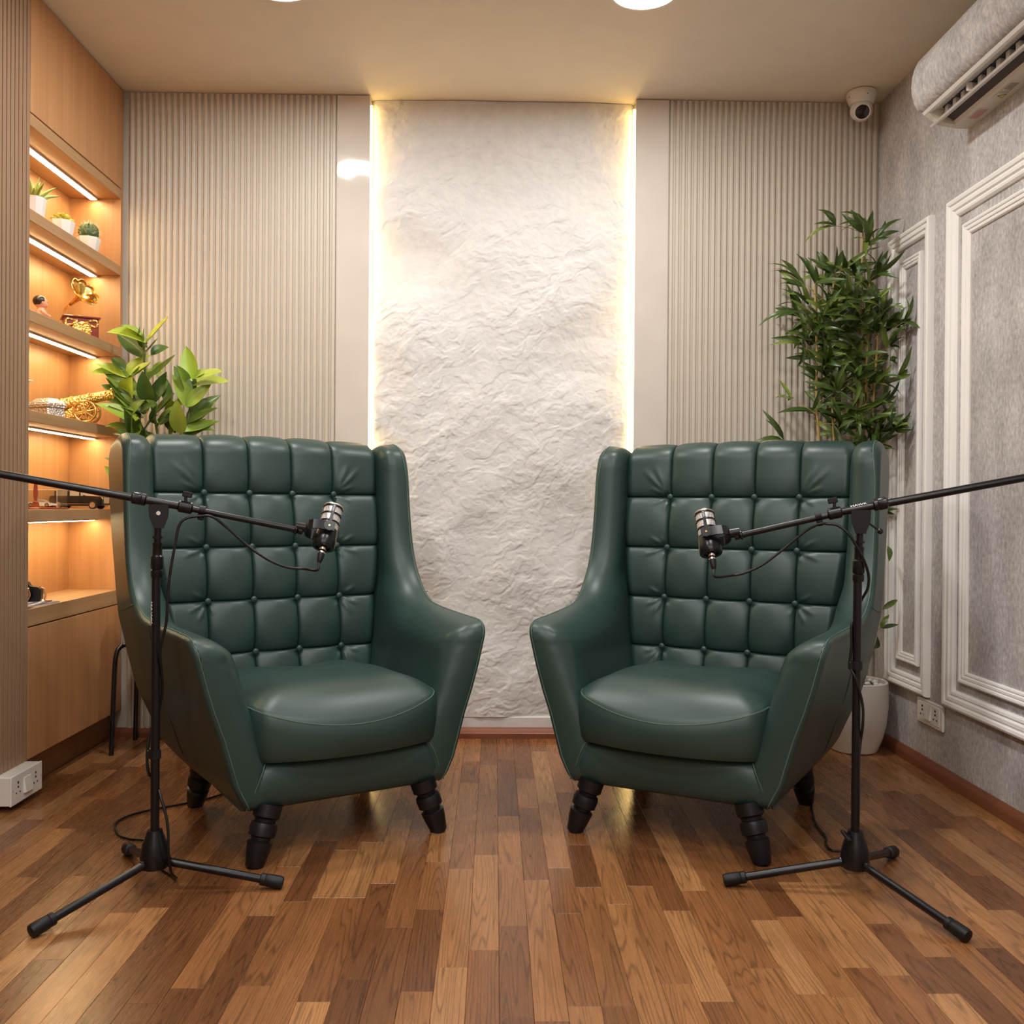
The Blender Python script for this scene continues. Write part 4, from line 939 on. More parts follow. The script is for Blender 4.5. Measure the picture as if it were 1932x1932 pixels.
LEAVES = [((-1.316, 3.624, 1.544), (-1.212, 3.55, 1.622)), ((-1.336, 3.634, 1.549), (-1.389, 3.567, 1.589)), ((-1.335, 3.614, 1.539), (-1.445, 3.584, 1.566)), ((-1.351, 3.665, 1.498), (-1.454, 3.695, 1.581)), ((-1.336, 3.656, 1.533), (-1.333, 3.599, 1.592)), ((-1.321, 3.642, 1.531), (-1.315, 3.594, 1.585)), ((-1.324, 3.62, 1.494), (-1.249, 3.546, 1.54)), ((-1.292, 3.623, 1.492), (-1.253, 3.672, 1.528)), ((-1.403, 3.66, 1.413), (-1.327, 3.691, 1.499)), ((-1.391, 3.658, 1.409), (-1.294, 3.597, 1.456)), ((-1.406, 3.629, 1.438), (-1.452, 3.633, 1.48)), ((-1.409, 3.654, 1.415), (-1.495, 3.60, 1.451)), ((-1.442, 3.663, 1.43), (-1.505, 3.586, 1.418)), ((-1.409, 3.646, 1.354), (-1.478, 3.62, 1.428)), ((-1.385, 3.64, 1.351), (-1.353, 3.577, 1.399)), ((-1.311, 3.638, 1.411), (-1.193, 3.562, 1.48)), ((-1.294, 3.666, 1.421), (-1.292, 3.706, 1.478)), ((-1.315, 3.643, 1.322), (-1.322, 3.598, 1.422)), ((-1.31, 3.665, 1.324), (-1.257, 3.66, 1.429)), ((-1.279, 3.663, 1.344), (-1.262, 3.7, 1.403)), ((-1.383, 3.641, 1.291), (-1.44, 3.613, 1.345)), ((-1.435, 3.63, 1.35), (-1.475, 3.60, 1.372)), ((-1.379, 3.62, 1.242), (-1.478, 3.565, 1.295)), ((-1.397, 3.659, 1.259), (-1.438, 3.575, 1.293)), ((-1.353, 3.613, 1.193), (-1.358, 3.617, 1.269)), ((-1.368, 3.627, 1.273), (-1.322, 3.617, 1.319)), ((-1.29, 3.638, 1.281), (-1.309, 3.6, 1.317)), ((-1.295, 3.67, 1.278), (-1.21, 3.609, 1.344)), ((-1.325, 3.635, 1.208), (-1.258, 3.575, 1.259)), ((-1.392, 3.648, 1.208), (-1.459, 3.599, 1.219)), ((-1.15, 3.631, 1.411), (-1.179, 3.653, 1.526)), ((-1.139, 3.629, 1.408), (-1.085, 3.623, 1.434)), ((-1.147, 3.664, 1.389), (-1.003, 3.589, 1.388)), ((-1.118, 3.614, 1.409), (-1.017, 3.558, 1.421)), ((-1.151, 3.656, 1.378), (-1.212, 3.658, 1.445)), ((-1.163, 3.624, 1.308), (-1.206, 3.584, 1.408)), ((-1.159, 3.621, 1.354), (-1.205, 3.6, 1.443)), ((-1.151, 3.613, 1.307), (-1.079, 3.627, 1.382)), ((-1.166, 3.664, 1.262), (-1.07, 3.717, 1.349)), ((-1.163, 3.654, 1.247), (-1.093, 3.708, 1.321)), ((-1.185, 3.611, 1.21), (-1.183, 3.564, 1.313)), ((-1.227, 3.668, 1.215), (-1.261, 3.694, 1.311)), ((-1.16, 3.635, 1.209), (-1.074, 3.686, 1.249)), ((-1.137, 3.647, 1.204), (-1.074, 3.68, 1.21)), ((-1.421, 3.628, 1.193), (-1.444, 3.566, 1.214)), ((-1.23, 3.637, 1.282), (-1.204, 3.567, 1.314)), ((-1.265, 3.633, 1.231), (-1.257, 3.687, 1.263)), ((-1.40, 3.61, .995), (-1.449, 3.57, 1.066))]
BRIGHT = {0, 8, 9, 11, 12, 14, 30, 32, 33, 2, 24, 44, 47}; WIDE = {14: .072, 17: .062, 24: .05, 30: .062, 40: .062, 18: .05, 37: .05, 38: .05}
for i, (a, b) in enumerate(LEAVES):
    d = Vector(b) - Vector(a); L = d.length
    up = Vector((0, -1, .15)) if i in WIDE else Vector((rnd.uniform(-.25, .25), -.7, .7))
    f = leaf_mb(Vector(a) - d * .16, Vector(b) + d * .05, WIDE.get(i, min(.060, max(.042, L * .52))) * 1.12, rnd.uniform(.1, .5) * (1 if i % 3 else -.4), up, rnd.uniform(.1, .28))
    Bp(f, 'leaf', M['leaf_bright'] if i in BRIGHT else M['leaf_big'])
for i in range(44):     # inner, darker leaves filling the crown
    sx_ = rnd.choice((-1.335, -1.36, -1.175, -1.24, -1.29)); z = rnd.uniform(.95, 1.36); an = rnd.uniform(0, 2 * PI); L = rnd.uniform(.11, .17)
    a = Vector((sx_, 3.65, z)); b = a + Vector((math.cos(an) * .75, math.sin(an) * .55 - .1, rnd.uniform(.15, .75))).normalized() * L
    b.x = max(b.x, -1.462); b.y = min(b.y, 3.81)
    Bp(leaf_mb(a, b, rnd.uniform(.044, .06), rnd.uniform(0, .5), None, rnd.uniform(.1, .25)), 'leaf', M['leaf_big'])

# ================================================================== BAMBOO (right corner)
bb = thing('potted_bamboo', 'tall bamboo with slender leaves in a round white pot, back right corner', 'plant', (1.392, 3.655, 0))
Bb = lambda mb, n, m, p=None, s=60, l=None: wb(mb, n, m, bb, p, s, l)
PC = Matrix.Translation((1.392, 3.655, 0))
Bb(MB().lathe([(.001, .0), (.076, .0), (.085, .004), (.104, .05), (.118, .11), (.124, .17), (.1245, .24), (.122, .268), (.118, .2715), (.112, .268), (.112, .24), (.001, .238)], 48, PC), 'pot', M['pot_white'], None, 35)
Bb(MB().lathe([(.1115, .239), (.001, .243)], 24, PC, False), 'soil', M['soil'])
canes = [[(1.225, 3.66, 1.797), (1.235, 3.66, 1.563), (1.247, 3.66, 1.195), (1.345, 3.65, .24)], [(1.301, 3.67, 1.841), (1.302, 3.66, 1.257), (1.37, 3.64, .24)], [(1.41, 3.66, 1.994), (1.397, 3.66, 1.197), (1.395, 3.69, .24)], [(1.427, 3.63, 1.80), (1.414, 3.64, 1.176), (1.41, 3.66, .24)], [(1.315, 3.70, 1.68), (1.32, 3.70, 1.349), (1.375, 3.68, .24)], [(1.46, 3.62, 1.66), (1.44, 3.63, 1.20), (1.42, 3.64, .24)]]
CP = [spline(c_, 12) for c_ in canes]
for c_ in CP:
    rr = [.0042 + .0016 * (i / len(c_)) for i in range(len(c_))]
    cn = Bb(MB().tube(c_, rr, 8), 'cane', M['cane'])
    nb = MB()
    for i in range(2, len(c_) - 1, 4): nb.cyl(c_[i] - Vector((0, 0, .002)), c_[i] + Vector((0, 0, .002)), .0066, None, 8)
    Bb(nb, 'cane_nodes', M['cane'], cn)
lv = []
def cluster(o, d, k, big=1.0):
    """a fan of k blades at the end of a side twig"""
    for j in range(k):
        L = rnd.uniform(.085, .150) * big; dd = (d * 1.0 + Vector((rnd.gauss(0, .55), rnd.gauss(0, .45), rnd.gauss(-.02, .45)))).normalized()
        b = o + dd * L; b.x = min(b.x, 1.528); b.y = min(b.y, 3.815); b.y = max(b.y, 3.32)
        lv.append((Vector(o), b, rnd.uniform(.018, .026), rnd.uniform(.15, .8)))
for ci, c_ in enumerate(CP):
    top = c_[0]; cluster(top, Vector((0, -.1, .9)), 4)
    n_ = 22
    for k in range(n_):
        i = int(len(c_) * (.02 + .64 * (k + rnd.random() * .6) / n_)); o = Vector(c_[min(i, len(c_) - 1)])
        if o.z < .62: continue
        an = rnd.uniform(0, 2 * PI); ln = rnd.uniform(.03, .12)
        sx_ = -.25 if ci in (2, 3, 5) else .0
        d = Vector((math.cos(an) + sx_, math.sin(an) * .8 - .25, rnd.uniform(.15, .8))).normalized(); e_ = o + d * ln; e_.x = min(e_.x, 1.50)
        Bb(MB().tube([o, (o + e_) / 2 + Vector((0, 0, .006)), e_], .0011, 5), 'twig', M['cane']); cluster(e_, d, rnd.choice((3, 4, 4, 5)))
# sprays that show beside the armchair and low over its top edge
for o, d, k, *bg in (((1.20, 3.60, 1.30), (-.6, -.3, .2), 4), ((1.30, 3.58, 1.24), (-.2, -.6, .3), 5), ((1.36, 3.58, 1.30), (.2, -.6, .2), 5), ((1.44, 3.55, 1.22), (.3, -.5, .4), 5), ((1.27, 3.6, 1.38), (-.3, -.5, .3), 5), ((1.40, 3.57, 1.40), (.2, -.5, .3), 5), ((1.10, 3.62, 1.19), (-.8, -.1, .35), 4), ((1.14, 3.62, 1.68), (-.9, -.2, .1), 4), ((1.16, 3.60, 1.55), (-.9, -.2, .1), 4), ((1.485, 3.57, .79), (.35, -.3, -.2), 1, .6), ((1.46, 3.57, .55), (.5, -.2, .25), 1, .8), ((1.46, 3.58, .48), (.4, -.2, .2), 2, .65), ((1.45, 3.60, .40), (.35, -.2, .5), 2, .65), ((1.50, 3.50, 1.62), (.4, -.4, .3), 4), ((1.49, 3.52, 1.42), (.4, -.4, .1), 4), ((1.47, 3.54, 1.24), (.3, -.4, .2), 4), ((1.43, 3.60, 1.95), (.7, -.2, .3), 4), ((1.40, 3.60, 2.0), (-.7, -.2, .3), 3)):
    o = Vector(o); c0 = min((p for c_ in CP for p in c_), key=lambda p: abs(p.z - (o.z - .08)) * 1.2 + (p - o).length)
    Bb(MB().tube([c0, (c0 + o) / 2 + Vector((0, 0, .01)), o], .0012, 5), 'twig', M['cane']); cluster(o, Vector(d), k, *bg)
rnd.shuffle(lv)
for a, b, w_, cu in lv[:300]: Bb(leaf_mb(a, b, w_, cu, Vector((rnd.uniform(-.5, .5), -.8, rnd.uniform(-.2, .9))), .15, 6), 'leaf', M['leaf_bamboo'])
mb = MB()
for a, b, w_, cu in lv[300:]:
    x_ = leaf_mb(a, b, w_, cu, Vector((rnd.uniform(-.5, .5), -.8, rnd.uniform(-.2, .9))), .15, 6); mb.add(x_.v, x_.f)
if mb.v: tag(Bb(mb, 'foliage', M['leaf_bamboo']), kind='stuff')
pm = []
for k in range(4):
    m_ = MB().sphere((0, 0, 0), 1, (1, rnd.uniform(.75, .95), rnd.uniform(.6, .8)), 10, 7).mesh('pebble', 60); m_.materials.append(M['pebble']); pm.append(m_)
for ring, n_ in ((.018, 4), (.048, 9), (.078, 13), (.098, 15)):
    for k in range(n_):
        an = 2 * PI * (k + rnd.uniform(-.2, .2)) / n_; r = ring; s_ = rnd.uniform(.010, .0145)
        o = bpy.data.objects.new('pebble', rnd.choice(pm)); COL.objects.link(o); o.scale = (s_, s_, s_); o.rotation_euler = (0, 0, rnd.uniform(0, 6))
        o.location = (1.392 + r * math.cos(an), 3.655 + r * math.sin(an), .2405 + s_ * .72 + rnd.uniform(0, .004) + (.010 if ring < .09 else .0) * (1 if rnd.random() > .4 else 0))
        tag(o, 'white pebble lying in the round white bamboo pot', 'pebble', 'white pebbles in the bamboo pot')

# ================================================================== THINGS ON THE SHELVES
def hexpot(r0, r1, h, x, y, z, n=8):
    return MB().lathe([(.001, 0), (r0 * .92, 0), (r0, .003), (r1, h - .002), (r1, h), (r1 - .005, h), (r1 - .007, h - .008), (.001, h - .009)], n, Matrix.Translation((x, y, z)) @ Matrix.Rotation(.35, 4, 'Z'))
S1, S2, S3, S4, S5 = 1.867, 1.547, 1.227, .9085, .5905
# top shelf: three small pot plants
def potplant(x, y, label):
    t = thing('potted_succulent', label, 'plant', (x, y, S1), 0, 'small potted succulents on the top shelf'); return t, (lambda mb, n, m, p=None, s=28: wb(mb, n, m, t, p, s))
ax, ay = -1.562, 3.245
t, Q = potplant(ax, ay, 'spiky aloe in white pot on top shelf, partly hidden behind the slats')
Q(hexpot(.032, .042, .088, ax, ay, S1, 10), 'pot', M['ceramic']); Q(MB().lathe([(.034, .0805), (.001, .083)], 10, Matrix.Translation((ax, ay, S1)), False), 'soil', M['soil'])
for k, (an, el, L) in enumerate(((-.3, 1.0, .075), (.5, .75, .085), (1.3, 1.2, .08), (2.1, .9, .07), (3.0, 1.1, .075), (3.9, .9, .07), (4.8, 1.15, .08), (5.6, .6, .08), (.1, 1.35, .085), (2.6, 1.4, .08), (5.2, .35, .07), (.75, .45, .085))):
    d = Vector((math.cos(an) * math.cos(el), math.sin(an) * math.cos(el), math.sin(el))); b = Vector((ax, ay, S1 + .078)) + Vector((d.x, d.y, 0)) * .012
    Q(MB().tube(spline([b, b + d * L * .5 + Vector((0, 0, .006)), b + d * L], 4), [.0062, .0068, .0066, .006, .0052, .0044, .0034, .0022, .0006], 6), 'leaf', M['aloe'], None, 60)
sx, sy = -1.545, 3.425
t, Q = potplant(sx, sy, 'yellow green rosette succulent in white pot in middle of top shelf')
Q(hexpot(.032, .042, .064, sx, sy, S1, 8), 'pot', M['ceramic']); Q(MB().lathe([(.034, .0565), (.001, .058)], 10, Matrix.Translation((sx, sy, S1)), False), 'soil', M['soil'])
for ring, (n_, el, L) in enumerate(((7, .25, .040), (6, .65, .036), (5, 1.05, .034), (2, 1.4, .032))):
    for k in range(n_):
        an = 2 * PI * (k + ring * .5) / n_ + .3; d = Vector((math.cos(an) * math.cos(el), math.sin(an) * math.cos(el), math.sin(el))); b = Vector((sx, sy, S1 + .060))
        Q(MB().sphere((0, 0, 0), 1, (.0105, .005, L / 2), 10, 8, Matrix.Translation(b + d * L * .55) @ Vector((0, 0, 1)).rotation_difference(d).to_matrix().to_4x4()), 'leaf', M['succulent'], None, 60)
kx, ky = -1.532, 3.615
t, Q = potplant(kx, ky, 'round spiny cactus in white pot at right end of top shelf')
Q(hexpot(.031, .042, .058, kx, ky, S1, 8), 'pot', M['ceramic']); Q(MB().lathe([(.034, .0505), (.001, .052)], 10, Matrix.Translation((kx, ky, S1)), False), 'soil', M['soil'])
cb = MB(); vs = []; n_, m_ = 48, 16
for i in range(m_ + 1):
    ph = PI * i / m_
    for k in range(n_):
        an = 2 * PI * k / n_; r = .034 * (1 + .10 * math.cos(an * 9)) * math.sin(ph); vs.append((kx + r * math.cos(an), ky + r * math.sin(an), S1 + .080 + .036 * math.cos(ph)))
cb.add(vs, [(i * n_ + k, (i + 1) * n_ + k, (i + 1) * n_ + (k + 1) % n_, i * n_ + (k + 1) % n_) for i in range(m_) for k in range(n_)])
cbo = Q(cb, 'cactus_body', M['cactus'], None, 60)
sp = MB()
for k in range(260):
    ph = math.acos(rnd.uniform(-.35, 1)); an = round(rnd.uniform(0, 9)) * 2 * PI / 9 + rnd.gauss(0, .05)
    d = Vector((math.sin(ph) * math.cos(an), math.sin(ph) * math.sin(an), math.cos(ph))); o = Vector((kx, ky, S1 + .080)) + d * .036; e_ = o + (d + Vector((rnd.gauss(0, .45), rnd.gauss(0, .45), rnd.gauss(0, .45)))).normalized() * rnd.uniform(.009, .016)
    sp.cyl(o, e_, .0006, .0002, 3)
tag(Q(sp, 'spines', M['spine'], cbo), kind='stuff')
# second shelf: doll figurine and gramophone
def blob(mb, voxel):
    """one closed skin round overlapping shapes"""
    me = mb.mesh('blob', 0); o = bpy.data.objects.new('blob', me); COL.objects.link(o); md = o.modifiers.new('r', 'REMESH'); md.mode = 'VOXEL'; md.voxel_size = voxel
    sm = o.modifiers.new('s', 'SMOOTH'); sm.iterations = 4
    dg = bpy.context.evaluated_depsgraph_get(); me2 = bpy.data.meshes.new_from_object(o.evaluated_get(dg)); bpy.data.objects.remove(o); me2.shade_smooth(); return me2
fx, fy = -1.572, 3.325
t = thing('figurine', 'small seated child figurine with dark hair and pink body on second shelf', 'figurine', (fx, fy, S2))
d_ = MB(); face = Vector((.80, .6, 0)).normalized(); side = Vector((-face.y, face.x, 0))
def fp(f, s, z): return face * f + side * s + Vector((0, 0, z))
d_.sphere(fp(0, 0, .030), .020, (1, 1, 1.35), 14, 10).sphere(fp(0, 0, .048), .014, (1, 1, 1), 12, 8).sphere(fp(.001, 0, .074), .0205, (1, 1, 1.05), 16, 12).sphere(fp(.0205, 0, .070), .0035, (1, 1, 1), 8, 6).sphere(fp(.017, .0, .0635), .0065, (1, 1.2, .7), 8, 6)
for s in (1, -1):
    d_.sphere(fp(0, s * .0205, .072), .0045, (.6, .6, 1.2), 8, 6).sphere(fp(.015, s * .007, .067), .007, (1, 1, 1), 8, 6)
    d_.tube(spline([fp(-.002, s * .015, .045), fp(.008, s * .023, .034), fp(.022, s * .014, .028), fp(.026, s * .006, .030)], 4), .0058, 10)
    d_.tube(spline([fp(.004, s * .012, .012), fp(.026, s * .020, .010), (fp(.034, s * .008, .008))], 4), .0085, 10).sphere(fp(.036, s * .004, .007), .007, (1, 1, .8), 8, 6)
me = blob(d_, .0016); me.materials.append(M['skin_toy'])
o = bpy.data.objects.new('body', me); COL.objects.link(o); o.parent = t
h_ = MB()
h_.sphere(fp(-.004, 0, .079), .0222, (1.0, 1.04, .92), 18, 12)
hm = h_.mesh('hair', 60); bm = bmesh.new(); bm.from_mesh(hm)
bmesh.ops.delete(bm, geom=[v for v in bm.verts if v.co.dot(face) > .008 and v.co.z < .086 or v.co.z < .064], context='VERTS'); bm.to_mesh(hm); bm.free(); hm.shade_smooth(); hm.materials.append(M['hair_toy'])
o = bpy.data.objects.new('hair', hm); COL.objects.link(o); o.parent = t
for s in (1, -1):
    mb = MB().sphere(fp(.0195, s * .0075, .0755), .0017, n=8, m=6); ey = mb.build('eye', M['hair_toy'], t, 60)
gx, gy = -1.575, 3.645
t = thing('gramophone', 'miniature gramophone with brass flower horn on red wooden box, second shelf', 'gramophone', (gx, gy, S2), .50)
G = lambda mb, n, m, p=None, s=28: mb.build(n, m, p or t, s)
bx_ = G(MB().box((-.060, -.046, .004), (.060, .046, .078), .002), 'box', M['red_wood'])
G(MB().box((-.066, -.052, .078), (.066, .052, .084), .0015), 'box_lid', M['red_wood'], bx_); G(MB().box((-.064, -.050, 0), (.064, .050, .006), .0015), 'box_foot', M['red_wood'], bx_)
for s in (1, -1): G(MB().tube(spline([(s * .014, -.0468, .066), (s * .050, -.0468, .070), (s * .052, -.0468, .048), (s * .030, -.0468, .052), (s * .014, -.0468, .066)], 6), .0042, 8), 'brass_ornament', M['gold_ornate'], bx_, 60)
G(MB().lathe([(.034, 0), (.034, .002), (.030, .0035), (.024, .0015), (.012, .003), (.001, .004)], 28, Matrix.Translation((0, -.0463, .030)) @ Matrix.Rotation(PI / 2, 4, 'X')), 'brass_ornament', M['gold_ornate'], bx_, 40)
G(MB().lathe([(.001, .084), (.040, .084), (.040, .088), (.001, .0885)], 32), 'turntable', M['gold'])
neck = spline([(-.052, .030, .084), (-.054, .030, .105), (-.048, .024, .122), (-.034, .016, .134)], 6)
G(MB().tube(neck, .0042, 12), 'tone_arm', M['gold'], None, 60)
hd = Vector((.49, -.667, .46)).normalized(); o0 = Vector((-.034, .016, .134)); q = Matrix.Translation(o0) @ Vector((0, 0, 1)).rotation_difference(hd).to_matrix().to_4x4()
hv = []; nn_, sec = 64, [(.0045, 0), (.0060, .02), (.0105, .042), (.017, .056), (.027, .069), (.040, .079), (.053, .086)]
for r, z in sec:
    for k in range(nn_):
        an = 2 * PI * k / nn_; lob = abs(math.sin(an * 4)); rr = r * (1 + (.16 * lob ** .6 - .08) * (r / .058)); hv.append(q @ Vector((rr * math.cos(an), rr * math.sin(an), z + .010 * (r / .058) ** 2 * (lob - .5))))
hb = MB().add(hv, [(i * nn_ + k, i * nn_ + (k + 1) % nn_, (i + 1) * nn_ + (k + 1) % nn_, (i + 1) * nn_ + k) for i in range(len(sec) - 1) for k in range(nn_)])
ho = G(hb, 'horn', M['gold'], None, 60); sd = ho.modifiers.new('thick', 'SOLIDIFY'); sd.thickness = .0016
G(MB().tube([hv[-nn_ + k] for k in range(nn_)], .0020, 6, True), 'horn_rim', M['gold'], ho, 60)
# third shelf: silver casket, brass cannon, pointed ornament
t = thing('jewellery_box', 'embossed silver casket with stepped lid on the third shelf beside cannon', 'box', (-1.578, 3.385, S3), -.50)
G = lambda mb, n, m, p=None, s=28: mb.build(n, m, p or t, s)
G(MB().box((-.050, -.034, 0), (.050, .034, .036), .002), 'body', M['silver_ornate'])
ld = G(MB().box((-.054, -.038, .0365), (.054, .038, .054), .002).add([(-.052, -.036, .054), (.052, -.036, .054), (.052, .036, .054), (-.052, .036, .054), (-.030, -.018, .070), (.030, -.018, .070), (.030, .018, .070), (-.030, .018, .070)], [(0, 1, 5, 4), (1, 2, 6, 5), (2, 3, 7, 6), (3, 0, 4, 7), (4, 5, 6, 7)]), 'lid', M['silver_ornate'])
bd_ = MB()
for k in range(15): bd_.sphere((-.049 + k * .007, -.0385, .047), .0024, n=8, m=6)
for k in range(10): bd_.sphere((.0545, -.031 + k * .007, .047), .0024, n=8, m=6)
tag(G(bd_, 'beading', M['silver'], ld, 60), kind='stuff')
for sx_ in (1, -1):
    for sy_ in (1, -1): G(MB().sphere((sx_ * .046, sy_ * .030, .002), .006, n=10, m=8), 'foot', M['silver'], None, 60)
t = thing('brass_cannon', 'miniature ornate brass cannon on spoked wheels on the third shelf', 'cannon', (-1.530, 3.575, S3), .16)
G = lambda mb, n, m, p=None, s=40: mb.build(n, m, p or t, s)
bar0, bar1 = Vector((-.092, 0, .062)), Vector((.104, 0, .112))
br_ = G(MB().cyl(bar0, bar1, 0, n=32, prof=[(0.0024, -0.02), (0.0084, -0.01), (0.0108, 0.02), (0.0156, 0.05), (0.0234, 0.07), (0.0246, 0.1), (0.0222, 0.12), (0.0222, 0.25), (0.0246, 0.26), (0.0246, 0.29), (0.0216, 0.3), (0.0198, 0.56), (0.0222, 0.57), (0.0222, 0.6), (0.0192, 0.61), (0.0174, 0.86), (0.0198, 0.87), (0.0198, 0.89), (0.0174, 0.9), (0.018, 0.95), (0.0222, 0.965), (0.0222, 1.0), (0.012, 1.0), (0.012, 0.9)]), 'barrel', M['gold_ornate'])
G(MB().cyl((.0, -.024, .082), (.0, .024, .082), .006, None, 14), 'trunnion', M['gold'], br_)
for s in (1, -1):
    G(MB().prism([(-.100, .004), (-.085, .004), (.020, .040), (.030, .060), (.010, .082), (-.012, .078), (-.030, .060), (-.098, .018)], s * .019 - .003, s * .019 + .003, 1), 'carriage_cheek', M['gold_ornate'], None, 25)
    wc = Vector((.012, s * .034, .042))
    wh = G(MB().tube([wc + Vector((.038 * math.cos(a), 0, .038 * math.sin(a))) for a in np.linspace(0, 2 * PI, 33)[:-1]], .0042, 8, True), 'wheel', M['gold'], None, 60)
    G(MB().cyl(wc - Vector((0, .008, 0)), wc + Vector((0, .008, 0)), .0095, None, 18), 'hub', M['gold'], wh)
    for k in range(8):
        a = k * PI / 4 + .2; G(MB().cyl(wc + Vector((.008 * math.cos(a), 0, .008 * math.sin(a))), wc + Vector((.036 * math.cos(a), 0, .036 * math.sin(a))), .0034, .0022, 8), 'spoke', M['gold'], wh)
G(MB().cyl((.012, -.038, .042), (.012, .038, .042), .004, None, 12), 'axle', M['gold'])
t = thing('ornament', 'silver pointed ornament on a dark foot, half hidden behind the slats, third shelf', 'ornament', (-1.578, 3.175, S3))
G = lambda mb, n, m, p=None, s=40: mb.build(n, m, p or t, s)
G(MB().box((-.03, -.02, 0), (.028, .03, .012), .002), 'foot', M['brown_wood'], None, 28); G(MB().cyl((0, 0, .01), (0, 0, .108), .003, None, 10), 'rod', M['silver'])
G(MB().cyl((-.05, -.02, .112), (.035, .040, .110), 0, n=16, prof=[(.001, 0), (.005, .1), (.0065, .45), (.005, .75), (.0004, 1)]), 'spindle', M['silver'])
# fourth shelf: acrylic case with white sports car, black toy car, turned stand
def car(name, label, L, H, W, loc, rz, paint, body, glass, zw, wr, wx, parentcat='toy car'):
    """body / glass: side outlines (x forward, z up) as fractions of length and height"""
    t = thing(name, label, parentcat, loc, rz, 'toy cars on the fourth shelf'); G = lambda mb, n, m, p=None, s=25: mb.build(n, m, p or t, s)
    def shell(out, w0, w1, zs):
        vs = []; n = len(out)
        for s in (-1, 1):
            for x, z in out: w_ = W / 2 * (w0 + (w1 - w0) * max(0, min(1, (z - zs) / (1 - zs)))); vs.append((x * L - L / 2, s * w_, z * H))
        return MB().add(vs, [tuple(range(n - 1, -1, -1)), tuple(range(n, 2 * n))] + [(k, (k + 1) % n, n + (k + 1) % n, n + k) for k in range(n)])
    bo = G(shell(body, 1.0, .94, .2), 'body', paint)
    G(shell(glass[0], .92, .80, .5), 'cabin_glass', M['car_glass'], bo); G(shell(glass[1], .82, .76, .8), 'roof', paint, bo)
    for x in glass[2]: G(shell([(x, .55), (x + .03, .55), (x + .02, .95), (x - .005, .95)], .955, .80, .5), 'pillar', paint, bo)
    for x in wx:
        for s in (1, -1):
            c_ = Vector((x * L - L / 2, s * (W / 2 - .004), zw)); wl = G(MB().cyl(c_ - Vector((0, .005, 0)), c_ + Vector((0, .005, 0)), wr, None, 24), 'wheel', M['rubber'])
            G(MB().cyl(c_ + Vector((0, s * .0045, 0)), c_ + Vector((0, s * .0058, 0)), wr * .68, None, 20), 'wheel_rim', M['chrome'], wl)
    return t, G, bo
SUV = [(0, .30), (.01, .20), (.06, .16), (.94, .16), (.99, .22), (1.0, .36), (.995, .60), (.97, .66), (.72, .70), (.66, .70), (.04, .68), (.015, .62)]
t, G, bo = car('toy_car', 'black toy off-road car with chrome wheels at the right of the fourth shelf', .20, .071, .078, (-1.578, 3.655, S4), 0, M['black_gloss'], SUV, ([(.05, .66), (.72, .68), (.57, .96), (.11, .97)], [(.10, .95), (.58, .95), (.55, 1.0), (.14, 1.0)], (.10, .34, .36, .56)), .0155, .0155, (.18, .82))
G(MB().box((-.06, -.0395, .0185), (.062, -.0390, .0200)), 'side_trim', M['chrome'], bo, 0); G(MB().box((.0995, -.026, .022), (.1008, .026, .044), .0005), 'grille', M['chrome'], bo)
for s in (1, -1):
    G(MB().box((.098, s * .034 - .006, .036), (.1005, s * .034 + .006, .043), .0008), 'headlight', M['chrome'], bo); G(MB().box((.030, s * .041 - .003, .047), (.037, s * .041 + .003, .052), .001), 'mirror', M['black_gloss'], bo)
SPT = [(0, .46), (.01, .22), (.05, .16), (.95, .14), (1.0, .24), (.97, .42), (.78, .58), (.66, .64), (.12, .66), (.03, .66)]
cy_ = 3.345
t, G, bo = car('toy_car', 'white toy sports car inside the clear acrylic case on the fourth shelf', .088, .026, .042, (-1.575, cy_, S4 + .0075), 0, M['white_paint'], SPT, ([(.20, .62), (.74, .60), (.56, .96), (.36, .98)], [(.34, .95), (.56, .93), (.52, 1.0), (.40, 1.0)], (.36,)), .0072, .0072, (.17, .80))
t = thing('display_case', 'clear acrylic display case around white toy car on the fourth shelf', 'case', (-1.583, cy_, S4))
G = lambda mb, n, m, p=None, s=0: mb.build(n, m, p or t, s)
G(MB().box((-.080, -.043, 0), (.080, .043, .0065), .001), 'base', M['brown_wood'])
th = .0016
G(MB().box((-.078, -.041, .066), (.078, .041, .066 + th)), 'top_pane', M['acrylic'])
for lo, hi in (((-.078, -.041, .0068), (.078, -.041 + th, .0658)), ((-.078, .041 - th, .0068), (.078, .041, .0658)), ((-.078, -.0392, .0068), (-.078 + th, .0392, .0658)), ((.078 - th, -.0392, .0068), (.078, .0392, .0658))):
    G(MB().box(lo, hi), 'side_pane', M['acrylic'])
for a, b in (((-.078, -.0415, .067), (.078, -.0415, .067)), ((.0785, -.0415, .0068), (.0785, -.0415, .067)), ((.0785, -.0415, .067), (.0785, .0415, .067))): G(MB().cyl(a, b, .0006, None, 6), 'polished_edge', M['ceramic'])
t = thing('turned_stand', 'small turned red brown wooden post on a foot beside acrylic case', 'ornament', (-1.541, 3.235, S4), .2)
G = lambda mb, n, m, p=None, s=40: mb.build(n, m, p or t, s)
G(MB().box((-.020, -.012, 0), (.012, .012, .006), .002).add([(-.016, -.008, .006), (.008, -.008, .006), (.008, .008, .006), (-.016, .008, .006), (-.012, -.006, .022), (.006, -.006, .022), (.006, .006, .022), (-.012, .006, .022)], [(0, 1, 5, 4), (1, 2, 6, 5), (2, 3, 7, 6), (3, 0, 4, 7), (4, 5, 6, 7)]), 'foot', M['brown_wood'], None, 28)
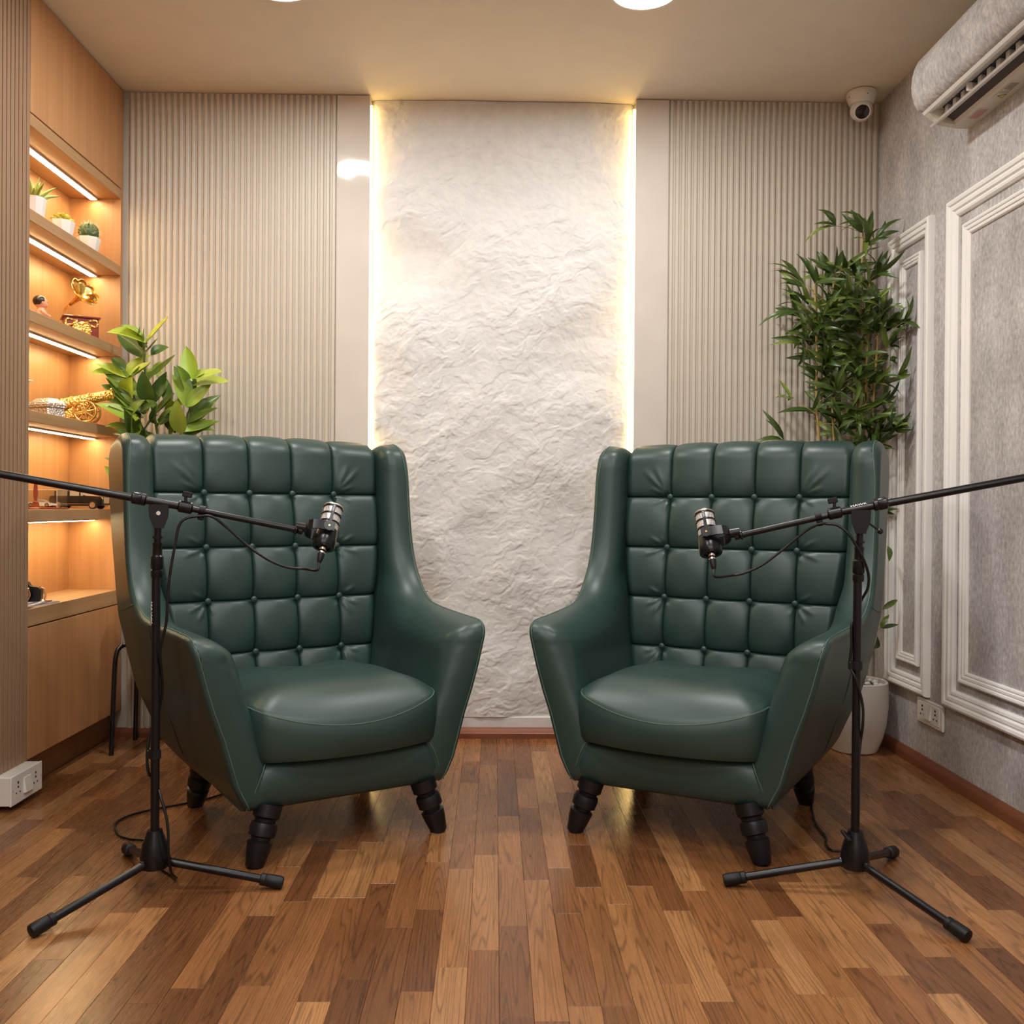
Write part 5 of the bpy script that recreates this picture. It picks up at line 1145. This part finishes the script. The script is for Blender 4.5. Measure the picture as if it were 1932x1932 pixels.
G(MB().lathe([(.001, .021), (.0085, .021), (.0085, .025), (.005, .028), (.0048, .034), (.0075, .050), (.0072, .062), (.0050, .085), (.0062, .087), (.0062, .091), (.0048, .094), (.0060, .100), (.0060, .104), (.001, .106)], 20, Matrix.Translation((-.003, 0, 0))), 'post', M['brown_wood'])
# counter: magazines and a small camera
t = thing('magazine', 'upper white magazine under the small black camera on the cabinet counter', 'magazine', (-1.575, 3.165, S5 + .0052), .10, 'magazines on the counter')
G = lambda mb, n, m, p=None, s=0: mb.build(n, m, p or t, s)
G(MB().box((-.075, -.11, 0), (.075, .11, .005), .0008), 'pages', M['paper']); G(MB().box((-.0755, -.1105, .005), (.0755, .1105, .0056)), 'cover', M['paper']); G(MB().box((.05, -.10, .0056), (.070, .02, .0058)), 'cover_print', M['print_dark'])
t = thing('magazine', 'lower white magazine with dark printed edge lying on the cabinet counter', 'magazine', (-1.572, 3.185, S5), -.06, 'magazines on the counter')
G(MB().box((-.078, -.112, 0), (.078, .112, .0045), .0008), 'pages', M['paper']); G(MB().box((-.0785, -.1125, .0045), (.0785, .1125, .0050)), 'cover', M['print_dark'])
t = thing('small_camera', 'small black camera with tan strap lying on the magazines, half hidden by slats', 'camera', (-1.568, 3.205, S5 + .011), .25)
G = lambda mb, n, m, p=None, s=30: mb.build(n, m, p or t, s)
G(MB().prism([(-.055, .0), (.050, .0), (.056, .008), (.056, .038), (.046, .048), (.022, .052), (.014, .066), (-.020, .066), (-.028, .052), (-.055, .048)], -.018, .018, 1), 'body', M['rubber'])
ln = G(MB().lathe([(.026, 0), (.026, .020), (.024, .030), (.020, .031), (.018, .022), (.001, .020)], 32, Matrix.Translation((.006, -.018, .027)) @ Matrix.Rotation(PI / 2, 4, 'X')), 'lens', M['black_gloss']); G(MB().lathe([(.0245, .0295), (.0245, .0312), (.0225, .0312), (.0225, .0295)], 32, Matrix.Translation((.006, -.018, .027)) @ Matrix.Rotation(PI / 2, 4, 'X')), 'lens_ring', M['chrome'], ln)
G(MB().box((-.02, -.0185, .0525), (.012, -.0175, .055)), 'name_plate', M['chrome'])
G(MB().tube(spline([(.054, 0, .044), (.064, -.004, .040), (.068, -.008, .022), (.066, -.010, .006), (.076, -.014, .003), (.088, -.010, .003)], 5), .0034, 8), 'strap', M['tan'], None, 60)
